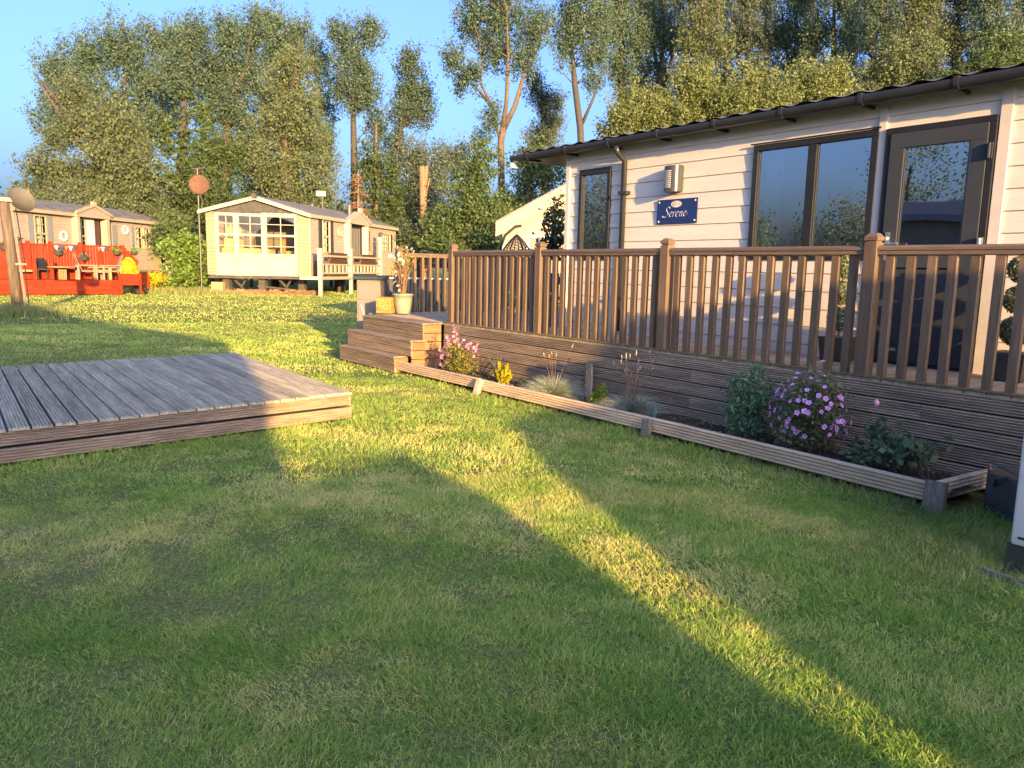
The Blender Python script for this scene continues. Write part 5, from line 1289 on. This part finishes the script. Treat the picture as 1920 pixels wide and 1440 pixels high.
def eggchair():
    c = at(969, 480, 19.0); s = np.array((CB[0][0], CB[0][1])); s = s/np.linalg.norm(s); f_ = np.array((CB[2][0], CB[2][1])); f_ = f_/np.linalg.norm(f_)
    mp = lambda q: (c[0]+s[0]*q[0]+f_[0]*q[1], c[1]+s[1]*q[0]+f_[1]*q[1], q[2])
    t = thing('egg_chair', 'black hanging egg chair on a curved stand beyond the deck', 'egg chair', (c[0],c[1],.0))
    pts = [(-.10,.3,.0),(-.50,.3,.02),(-.58,.2,.8),(-.52,.1,1.6),(-.30,0,2.22),(-.05,0,2.44),(.10,0,2.46)]
    sm_ = []
    for i in range(len(pts)-1):
        for k in range(6): sm_.append(tuple(np.array(pts[i])*(1-k/6)+np.array(pts[i+1])*k/6))
    sm_.append(pts[-1])
    MB(mp).tube(sm_, .034, 8).build('stand', M['black'], t, smooth=True)
    mb = MB(mp); mb.lathe([(.55,0),(.57,.02),(.55,.04)], (0,.1,-.0), 24); mb.build('base_ring', M['black'], t)
    MB(mp).tube([(-.01,0,2.44),(-.01,0,2.24)], .012, 6).build('chain', M['metal'], t)
    mb = MB(mp); prof = [(.02,2.24),(.16,2.10),(.30,1.92),(.42,1.68),(.47,1.40),(.44,1.10),(.34,.85),(.2,.68)]
    for k in range(18):
        a = 6.2832*k/18; mb.tube([(r_*math.cos(a)-.01, r_*math.sin(a), z) for r_, z in prof], .011 if k%3 else .019, 5)
    for j in range(1, 40):
        z = 2.2-j*.038; r_ = np.interp(-z, [-p[1] for p in prof], [p[0] for p in prof])
        mb.tube([(r_*math.cos(6.2832*k/20+(j%2)*.15)-.01, r_*math.sin(6.2832*k/20+(j%2)*.15), z+.012*(k%2)) for k in range(21)], .006, 4)
    mb.build('woven_basket', M['black'], t)
    MB(mp).ball((-.01,0,.85), (.36,.36,.14), 8).build('cushion', M['cabg'], t)
eggchair()
# ================================================================== TREES
def tree(name, label, cat, d, crowns, trunk, lm, bm, size=.15, rad=.62, dens=150, hang=0., limbs=(), per=34, shell=.25, group=None, ivy=None, aspect=.6, nbr=26, tb=0.):
    """crowns: (px,py,rx,ry) ellipses of the photo turned into real ellipsoids d metres away; trunk / limbs: (px,py,radius in m)"""
    b = at(trunk[0][0], trunk[0][1], d); b[2] = 0
    t = thing(name, label, cat, b, 0, group)
    right = CB[0][:2]/np.linalg.norm(CB[0][:2]); fw = np.array((-right[1], right[0]))
    els = []; area = 0
    for px, py, rx, ry in crowns:
        c = at(px, py, d); r = np.linalg.norm(at(px+rx, py, d)-c); rz = abs(at(px, py-ry, d)[2]-c[2])
        c[:2] += fw*random.uniform(-.5,.5)*r; els.append((c, (r, r*.95, rz))); area += math.pi*r*rz
    nl = int(area*dens*1.38*(.27/size)**2); per = int(per*(.22/size)**1.6) if d > 30 else per; nc = max(6, nl//per)
    cl = clumps(els, n=nc, shell=shell)
    pop = lm in (LM['poplar'], LM['greywillow'])
    if pop: C = sprays(cl, rad*1.05, per, 1.0, 4, .55, .24)
    elif lm is LM['willow']: C = sprays(cl, rad*1.1, per, -.75, 4, .6, .26)
    elif lm is LM['hedge']: C = sprays(cl, rad*1.3, per, .8, 4, .6, .3)
    else: C = sprays(cl, rad*.9, per, .15, 5, .8, .34)
    C = C[C[:,2] > .1]
    cr = leaves('crown', C, size, lm, t, aspect, hang, tb)
    mb = MB(); P = [at(p[0], p[1], d) for p in trunk]; P[0][2] = -.1
    mb.tube(P, [p[2] for p in trunk], 9); nodes = [(q, p[2]) for q, p in zip(P, trunk)]
    for i in range(len(P)-1): nodes.append(((P[i]+P[i+1])/2, trunk[i+1][2]))
    for l in limbs:
        Q = [at(p[0], p[1], d) for p in l]; off = random.uniform(-1,1)
        for k, q in enumerate(Q): q[:2] += fw*off*k*.5
        mb.tube(Q, [p[2] for p in l], 7); nodes += [(q, p[2]) for q, p in zip(Q, l)]
    idx = RNG.permutation(len(cl))[:nbr]
    for i in idx:
        q = cl[i]; best = None
        for n_, r_ in nodes:
            dz = q[2]-n_[2]; dist = np.linalg.norm(q-n_)+(6 if dz < .3 else 0)
            if best is None or dist < best[0]: best = (dist, n_, r_)
        n_, r_ = best[1], best[2]; mid = n_*.5+q*.5+np.array((random.uniform(-.3,.3), random.uniform(-.3,.3), .25*random.random()))
        mb.tube([n_, mid, q], [min(.06, r_*.5), .03, .012], 5)
    mb.build('trunk', bm, t, smooth=True)
    if ivy:
        iv = []
        for px, py, rx, ry in ivy:
            c = at(px, py, d); r = np.linalg.norm(at(px+rx, py, d)-c); rz = abs(at(px, py-ry, d)[2]-c[2]); c[:2] -= fw*.3; iv.append((c, (r, r, rz)))
        ar = sum(math.pi*e[1][0]*e[1][2] for e in iv)
        leaves('ivy', cloud(clumps(iv, n=int(ar*7), shell=.6), .35, 30), .22, LM['ivy'], t, .75)
    return t
BK = M['bark']; BO = M['barko']; BD = M['barkd']
# ---- left group
tree('poplar_tree', 'broad grey green poplar at the far left behind the leaning willow trunk', 'tree', 66, [(150,115,72,62),(92,140,52,58),(230,95,75,65),(300,85,62,58),(265,165,75,65),(170,190,75,60),(85,215,42,50),(345,75,42,50),(320,180,50,70),(250,240,70,60),(120,265,45,45),(300,250,55,60),(390,150,40,60)],
     [(235,470,.4),(235,330,.34),(232,200,.2),(235,110,.08)], LM['poplar'], BK, dens=120, limbs=[[(233,260,.2),(180,170,.12),(120,110,.05)],[(233,230,.2),(300,140,.1),(330,80,.05)]], nbr=40, shell=.15)
tree('willow_tree', 'olive willow with a thick leaning orange tan trunk at the far left', 'tree', 58, [(135,170,45,40),(175,230,60,45),(105,265,35,30),(110,320,60,40),(60,345,45,28),(170,330,70,50),(75,300,40,25)],
     [(235,470,.42),(200,330,.34),(160,255,.22),(110,190,.14),(75,150,.06)], LM['willow'], BK, size=.15, dens=105, hang=.7, limbs=[[(190,310,.26),(150,265,.17),(125,215,.10),(95,160,.04)],[(165,262,.15),(185,215,.1),(200,195,.04)]], nbr=20)
tree('willow_tree', 'wide olive willow hanging over the beige caravan roof', 'tree', 55, [(225,270,75,70),(265,330,70,60),(180,375,80,45),(240,390,80,45),(225,215,50,40),(300,400,50,40),(80,375,60,25)],
     [(232,470,.4),(230,380,.32),(226,280,.2),(224,220,.08)], LM['willow'], BO, size=.15, dens=165, hang=.8, limbs=[[(230,350,.2),(215,240,.1),(205,205,.05)]])
tree('ivy_clad_tree', 'tall thin crowned tree with its trunk wrapped in green ivy left of the mast', 'tree', 60, [(345,95,38,70),(375,70,30,50),(330,150,40,50),(362,150,30,50)],
     [(338,470,.4),(340,330,.35),(345,180,.22),(350,60,.06)], LM['poplar'], BD, dens=105, ivy=[(335,290,30,100),(325,380,50,70),(350,220,16,60),(355,400,40,60)], shell=.1)
tree('poplar_tree', 'tall spreading poplar behind the round rusty dish', 'tree', 64, [(430,75,52,62),(410,150,48,62),(470,70,48,52),(450,140,58,55),(395,215,34,60),(435,220,55,55),(460,280,50,60),(380,280,40,60),(500,190,40,60),(480,340,50,50)],
     [(425,470,.45),(425,330,.36),(428,190,.25),(440,60,.06)], LM['poplar'], BK, dens=135, limbs=[[(427,230,.2),(400,150,.12),(385,90,.05)],[(427,210,.2),(465,130,.1),(480,60,.05)]], nbr=40, shell=.15)
tree('ivy_clad_tree', 'dark green ivy covered tree below the tall poplar behind the rusty dish', 'tree', 57, [(420,300,48,55),(405,370,60,60),(450,400,50,45),(375,330,30,60)],
     [(420,470,.4),(420,380,.33),(422,300,.2),(422,250,.1)], LM['ivy'], BD, dens=175, size=.15, ivy=[(385,260,16,80)])
tree('poplar_tree', 'tall poplar with a ragged top behind the middle caravan', 'tree', 66, [(510,55,45,45),(560,75,40,55),(590,130,38,58),(520,110,50,45),(605,195,34,55),(615,265,26,45)],
     [(555,470,.42),(555,330,.36),(552,190,.22),(545,60,.06)], LM['poplar'], BK, dens=125, nbr=40, shell=.15)
tree('willow_tree', 'tall olive willow with a forked tan trunk above the middle caravan', 'tree', 57, [(535,160,55,50),(520,225,65,55),(565,215,55,55),(575,285,65,60),(510,295,65,60),(525,365,85,45),(600,350,45,50),(545,115,45,30)],
     [(538,470,.45),(536,320,.4),(535,230,.3),(533,195,.25)], LM['willow'], BK, size=.15, dens=150, hang=.85, limbs=[[(534,215,.25),(550,175,.18),(560,130,.12),(568,75,.05)],[(534,220,.2),(525,150,.1),(520,120,.05)]])
tree('poplar_tree', 'feathery topped poplar to the right of the forked willow', 'tree', 62, [(650,85,42,45),(700,70,32,40),(665,140,48,45),(640,170,30,30),(690,180,38,50),(665,205,25,30),(705,240,30,50),(625,60,22,22)],
     [(668,470,.35),(665,330,.3),(662,210,.2),(672,70,.06)], LM['poplar'], BD, dens=135, nbr=36, shell=.15)
tree('poplar_tree', 'slim poplar standing clear against the sky left of the blue gap', 'tree', 62, [(765,125,32,35),(772,175,38,40),(785,215,35,35),(750,220,26,45),(742,285,28,40),(800,180,15,20)],
     [(735,470,.3),(735,330,.26),(752,240,.18),(770,110,.05)], LM['poplar'], BK, dens=150, nbr=30, shell=.15)
tree('slender_tree', 'slender pale stemmed tree with low green leaves behind the porch gable', 'tree', 56, [(700,300,38,45),(690,360,40,50),(725,345,35,50),(740,400,40,45),(720,430,50,30)],
     [(706,470,.22),(705,390,.18),(704,300,.14),(706,230,.06)], LM['ivy'], BO, size=.17, dens=120)
tree('willow_tree', 'grey blue willow behind the bare topped trunk', 'tree', 60, [(780,310,45,45),(765,380,55,55),(810,370,45,60),(835,310,28,40),(860,300,25,30),(820,430,45,40),(755,440,40,40)],
     [(785,470,.3),(784,400,.25),(782,320,.15),(780,280,.06)], LM['greywillow'], BD, size=.15, dens=165, hang=.5)
tree('leafy_tree', 'rounded bright green leafy tree behind the deck railing', 'tree', 48, [(880,350,45,45),(900,310,40,40),(850,410,60,45),(910,400,55,55),(845,450,60,30),(920,450,50,35)],
     [(880,475,.3),(880,400,.26),(885,320,.14),(890,290,.06)], LM['ivy'], BD, size=.17, dens=170)
tree('leafy_tree', 'darker green leafy tree left of the big caravan roof corner', 'tree', 54, [(985,320,38,50),(1010,290,40,35),(960,390,35,50),(1030,330,40,40),(1000,400,50,60)],
     [(990,475,.28),(990,400,.24),(992,320,.14),(995,280,.06)], LM['ivy'], BD, size=.17, dens=140)
tree('forked_poplar', 'large poplar with a bare forked orange trunk against the sky', 'tree', 58, [(885,40,50,55),(850,115,35,38),(885,150,32,38),(940,40,50,60),(1000,60,50,55),(985,120,38,40),(930,100,45,40),(930,-30,80,50),(862,165,18,25),(920,235,28,40),(900,270,22,25)],
     [(941,475,.28),(941,400,.27),(940,320,.25),(939,265,.24),(944,240,.24)], LM['poplar'], BO, dens=125, limbs=[[(944,242,.22),(965,200,.18),(980,150,.14),(1000,110,.07)],[(943,240,.2),(950,190,.15),(953,110,.12),(950,30,.05)],[(940,270,.13),(918,190,.11),(900,150,.08),(905,100,.05)],[(920,200,.08),(890,160,.06),(865,150,.03)]], nbr=40, shell=.15)
tree('poplar_tree', 'dark poplar in the gap behind the forked poplar', 'tree', 68, [(1020,200,24,40),(1035,240,28,35),(1015,270,35,30),(1000,170,18,40),(1045,200,15,20)],
     [(1020,475,.3),(1020,330,.26),(1018,220,.15),(1015,150,.05)], LM['greywillow'], BD, dens=165, shell=.15)
tree('poplar_tree', 'poplar with a straight bare lower trunk above the big caravan roof corner', 'tree', 60, [(1085,50,45,55),(1060,100,32,40),(1110,110,40,45),(1120,40,40,55),(1110,165,22,25),(1060,40,25,50),(1085,-20,60,40)],
     [(1093,475,.28),(1092,330,.26),(1088,240,.25),(1078,160,.22),(1072,90,.14),(1072,20,.06)], LM['poplar'], BD, dens=125, limbs=[[(1090,235,.14),(1110,190,.1),(1125,150,.05)]], nbr=40, shell=.15)
# ---- row above the main caravan roof
row = [(1165,'leftmost poplar of the row above the caravan roof',LM['poplar'],BD,64),(1240,'tall dense poplar above the blue name plate',LM['poplar'],BD,66),
       (1320,'olive tinted tall willow with a pale stem above the wall lamp',LM['willow'],BK,60),(1405,'dark tall poplar above the left window of the big caravan',LM['greywillow'],BD,66),
       (1490,'tall poplar above the wide window of the big caravan',LM['poplar'],BD,66),(1565,'tall tan stemmed poplar above the wide window right half',LM['poplar'],BK,62),
       (1650,'tall poplar above the gap between wide window and door',LM['poplar'],BD,66),(1725,'tan forked stemmed willow above the caravan door',LM['willow'],BK,58),
       (1800,'tall dark poplar right of the door at the top of the photo',LM['greywillow'],BD,66),(1870,'tall poplar second from the right photo edge',LM['poplar'],BK,62),(1945,'tall poplar cut by the right photo edge',LM['poplar'],BK,64)]
for i, (x, lb, lm, bm, d) in enumerate(row):
    j = random.uniform
    tree('willow_tree' if lm is LM['willow'] else 'poplar_tree', lb, 'tree', d,
         [(x+j(-8,8), 10, 50, 55), (x+j(-26,-12), 70, 40, 52), (x+j(12,26), 80, 40, 52), (x+j(-10,10), 140, 40, 46), (x+j(-20,20), -50, 50, 55), (x+j(-25,10), 190, 32, 40)],
         [(x,475,.32),(x+2,300,.3),(x+j(-4,4),170,.24),(x+j(-6,6),60,.14),(x,-60,.05)], lm, bm, dens=112 if lm is not LM['willow'] else 130,
         limbs=[[(x,190,.14),(x+j(15,28),110,.1),(x+j(22,40),20,.05)],[(x,170,.14),(x-j(12,26),90,.09),(x-j(18,34),10,.04)]], nbr=34, shell=.12, hang=.3 if lm is LM['willow'] else 0)
names = ('second row poplar above the narrow end window','second row poplar above the downpipe','second row poplar just left of the name plate','second row poplar just right of the wall lamp','second row poplar between lamp and wide window','second row poplar above the left pane of the wide window','second row poplar above the right pane of the wide window','second row poplar above the door handle side','second row poplar above the door hinge side','second row poplar near the right photo edge')
for i, lb in enumerate(names):
    x = 1200+i*80; j = random.uniform
    tree('poplar_tree', lb, 'tree', 72, [(x+j(-8,8), 0, 44, 60), (x+j(-12,12), 85, 46, 55), (x+j(-10,10), 160, 44, 50), (x+j(-20,20), -55, 42, 50)],
         [(x,475,.3),(x+2,300,.28),(x+j(-4,4),170,.2),(x,-50,.05)], LM['greywillow' if i%3 == 0 else 'poplar'], BD, dens=88, nbr=26, shell=.1)
for lb, d, cr, tx in (('sunlit olive willow shrub just above the left end of the caravan roof', 42, [(1165,231,36,38),(1200,201,45,46),(1150,256,35,28),(1225,236,45,43)], 1190),
                  ('sunlit olive willow shrub above the wall lamp and name plate', 43, [(1290,171,48,50),(1270,221,55,48),(1330,196,50,53),(1310,236,50,38)], 1300),
                  ('broad sunlit olive willow shrub above the wide window', 43, [(1400,176,55,50),(1375,216,60,48),(1450,191,50,53),(1430,231,60,38)], 1410),
                  ('sunlit olive willow shrub above the right half of the wide window', 44, [(1520,161,52,53),(1500,201,55,43),(1565,171,42,50),(1550,211,60,33)], 1530),
                  ('grey olive willow above the caravan door', 50, [(1650,150,50,50),(1690,110,45,50),(1620,185,40,40),(1720,150,50,45),(1740,95,40,45)], 1680),
                  ('leafy green tree above the right end of the caravan roof', 48, [(1850,130,55,45),(1890,90,45,45),(1800,150,45,35),(1920,140,50,40),(1770,165,40,30)], 1850)):
    tree('willow_shrub', lb, 'tree', d, cr, [(tx,480,.25),(tx,330,.2),(tx,230,.1),(tx+6,180,.04)], LM['hedge'] if d < 45 else LM['willow'] if d == 50 else LM['ivy'], BK, size=.13, rad=.42, dens=175, hang=.2, nbr=12, per=30)
# ---- undergrowth along the foot of the trees
for i, (x, y, rx, ry, d, lm, lb) in enumerate(((40,420,60,40,52,'ivy','low dark undergrowth bush behind the beige caravan flue'),(330,440,45,45,50,'ivy','dark bush between the beige caravan and the mast'),
      (470,440,60,40,50,'darkbush','dark bush directly behind the cream caravan gable'),(620,430,45,45,52,'ivy','dark bush behind the cream caravan flue'),
      (660,440,40,40,54,'darkbush','dark bush behind the dead conifer'),(760,450,45,35,50,'darkbush','dark shrub behind the potted shrub'),
      (980,440,45,45,44,'ivy','green bush left of the pale building gable'),(1060,420,45,50,40,'darkbush','dark shrub behind the pale building'))):
    tree('undergrowth_bush', lb, 'bush', d, [(x,y,rx,ry),(x+rx*.4,y+ry*.5,rx*.7,ry*.6),(x-rx*.4,y+ry*.5,rx*.7,ry*.6)], [(x,478,.1),(x,y,.06)], LM[lm], BD, size=.17, dens=190, nbr=6, shell=.3)
tree('bay_bush', 'dark glossy green bush against the left corner of the big caravan', 'bush', 15.5, [(1038,430,24,38),(1045,395,18,25),(1030,465,28,30),(1055,450,18,40)], [(1040,520,.05),(1040,470,.04),(1042,400,.02)], LM['darkbush'], BD, size=.085, rad=.16, dens=120, per=24, nbr=10)
tree('green_bush', 'large bright green bush between the red deck and the cream caravan', 'bush', 40.0, [(350,490,44,42),(335,465,30,28),(365,515,42,32),(330,520,32,30),(375,480,26,35),(352,455,26,22)], [(352,552,.12),(352,500,.09),(352,460,.04)], LM['bush'], BD, size=.17, rad=.38, dens=160, per=30, nbr=8)
for (x, y, n, h) in ((300,550,500,.35),(350,556,900,.38),(395,556,500,.3)):
    c = at(x, y, 38.4); roughgrass('grass_tufts', 'long grass at the foot of the bright green bush', (c[0],c[1],0), .8, .8, n, h, wd=.022)
# dead brown conifer
def dead():
    b = at(672, 420, 54); b[2] = 0; t = thing('dead_conifer', 'dead brown conifer with bare drooping twigs behind the cream caravan', 'tree', b)
    mb = MB(); mb.tube([b, b+np.array((0,0,7.6))], [.16,.04], 7); C = []
    for k in range(70):
        h = 1.5+6*random.random(); a = random.uniform(0,6.28); l = (8-h)*.24+.3
        p = b+np.array((0,0,h)); e = p+np.array((math.cos(a)*l, math.sin(a)*l, -.35*l)); mb.tube([p, p*.5+e*.5+np.array((0,0,.1)), e], [.035,.022,.01], 4)
        for q in range(22): s = random.random(); C.append(p*(1-s)+e*s+RNG.normal(size=3)*.12)
    mb.build('trunk', M['twig'], t); leaves('dead_needles', np.array(C), .17, LM['dead'], t, .25, .6)
dead()
def snag():
    b = at(795, 470, 52); b[2] = 0; t = thing('tree_snag', 'bare lopped tree trunk with a forked top cut flat', 'tree trunk', b)
    top = at(795, 312, 52); f1 = at(798, 350, 52); f2 = at(801, 311, 52)
    MB().tube([b, at(794,400,52), at(793,345,52), at(791,312,52)], [.27,.25,.23,.17], 12).build('trunk', M['snag'], t, smooth=True)
    MB().tube([at(794,360,52), at(798,335,52), at(800,312,52)], [.14,.16,.13], 10).build('stub', M['snag'], t, smooth=True)
    MB().tube([at(795,390,52), at(803,345,52), at(806,335,52)], [.06,.05,.03], 6).build('stub', M['snag'], t)
snag()
def farwood():
    # distant woodland closing the gaps low down behind the first row of trees
    C = []
    for k in range(150):
        px = -60+2100*k/150; d = random.uniform(74, 84); c = at(px, random.uniform(395,470), d)
        C.append((c, (2.6, 2.0, random.uniform(1.3,2.6))))
    o = leaves('woodland', cloud(clumps(C, n=1500, shell=.3), .7, 20), .5, LM['darkbush'], None, .7)
    tag(o, 'distant dark woodland behind the trees', 'woodland', kind='stuff')
farwood()

# ================================================================== BEHIND THE VIEWER: guessed shapes added for their shadows, and what shows in the glass
def behind():
    sh = lambda q: (q[0], q[1]-.2427*(q[0]-8), q[2])      # sheared along the sun so the added casters keep the lit strip open
    t = thing('house', 'unseen guessed house behind the viewer, shaped for its shadow over the platform', 'house', (8,-7.5,0))  # unseen guess, sized so its shadow edge crosses the platform
    mb = MB(sh); mb.prism([(-1.33,0),(-1.33,3.78),(-7.5,6.25),(-9.8,3.78),(-9.8,0)], 'x', 8, 16); mb.build('wall', M['wall'], t)
    mb = MB(sh); mb.prism([(-1.30,3.70),(-7.5,6.19),(-7.5,6.29),(-1.31,3.82)], 'x', 8.02, 16); mb.prism([(-9.9,3.70),(-7.5,6.26),(-7.5,6.36),(-9.9,3.8)], 'x', 8.02, 16); mb.build('roof', M['roof'], t)
    t = thing('left_shadow_store', 'unseen made-up store behind the viewer, shaped for the shadow left of the lit strip', 'garden store', (8.5,-.6,0))  # added out of view; outline follows the lit strip's left shadow edge
    MB(sh).prism([(.0,0),(.0,1.5),(-.05,1.57),(-.10,1.66),(-.11,1.75),(-.2,2.02),(-.43,2.25),(-1.30,2.2),(-1.9,2.2),(-1.9,0)], 'x', 8, 9.5).build('body', M['shedw'], t)
    t = thing('right_shadow_store', 'unseen made-up lean-to behind the viewer, shaped for the shadow right of the lit strip', 'garden store', (8.5,1,0))  # added out of view to cast the strip's right shadow edge
    MB(sh).prism([(.15,0),(.15,1.5),(.17,1.6),(.27,1.8),(.42,2.03),(.89,2.36),(1.48,2.41),(2.18,2.46),(2.18,0)], 'x', 8, 9.8).build('body', M['shedw'], t)
    t = thing('static_caravan', 'unseen guessed caravan behind the viewer, shaped for the shadow line on the deck railing', 'static caravan', (8,4,0))  # unseen guess; roof curve set by the shadow wanted on the balusters
    MB(sh).prism([(2.2,.4),(2.2,2.9),(3.86,2.6),(3.86,.4)], 'x', 8.02, 16).build('wall', M['wall'], t)
    MB(sh).prism([(2.14,2.86),(2.16,3.05),(2.29,3.27),(2.74,3.31),(3.04,3.25),(3.5,3.0),(3.92,2.66),(3.92,2.55)], 'x', 8, 16.1).build('roof', M['roof'], t)
    MB(sh).box(8.1,16,2.3,3.8,0,.4).build('skirting', M['darkfence'], t)
    t = thing('static_caravan', 'cream static caravan across the lawn to the left, seen mirrored in the door glass', 'static caravan', (-6,-9,0))
    MB().box(-12,-2.5,-11.5,-8,.6,3.0).build('wall', mat('grey brown cladding', (.16,.15,.14), .6), t)
    mb = MB(); mb.prism([(-7.8,2.9),(-8.0,3.1),(-9.0,3.55),(-9.75,3.65),(-10.5,3.55),(-11.5,3.1),(-11.7,2.9)], 'x', -12.2, -2.3); mb.build('roof', M['roof'], t)
    MB().box(-6.2,-5.3,-7.99,-7.95,.7,2.7).build('door', M['creamw'], t); MB().box(-9,-7.6,-7.99,-7.95,1.5,2.7).build('window', M['glass'], t)
    def bt(nm, lb, c, els, lm, n, size, rad):
        t = thing(nm, lb, 'tree', (c[0],c[1],0)); C = cloud(clumps([((c[0]+e[0],c[1]+e[1],e[2]), r) for e, r in els], n=n), rad, 30)
        leaves('crown', C, size, LM[lm], t); zt = max(e[2] for e, r in els)
        MB().tube([(c[0],c[1],-.1),(c[0],c[1],zt)], [.16,.05], 8).build('trunk', BK, t)
    bt('round_bush', 'sunny green bush across the lawn mirrored in the wide window', (-14.5,-6.8), [((0,0,1.3),(1.1,1.1,1.2))], 'bush', 240, .06, .28)
    bt('birch_tree', 'drooping tree across the lawn mirrored in the door glass', (-15,-16), [((0,0,5.5),(1.6,1.6,2.6)),((2.5,-1,5.0),(1.2,1.2,1.8))], 'poplar', 300, .10, .5)
    bt('garden_tree', 'tree far across the lawn mirrored low in the wide window', (-27,-22), [((0,0,3.2),(2.2,2.2,2.4))], 'poplar', 300, .13, .6)
    bt('garden_tree', 'second tree far across the lawn mirrored low in the wide window', (-20,-21), [((0,0,2.8),(2.2,2.2,2.2))], 'greywillow', 300, .13, .6)
    bt('garden_tree', 'tall tree across the lawn mirrored in the narrow window', (-40,-24), [((0,0,5),(3.5,3.5,4)),((5,2,4),(3,3,3.5)),((-6,0,5),(3.5,3.5,4.5))], 'greywillow', 700, .17, .8)
behind()
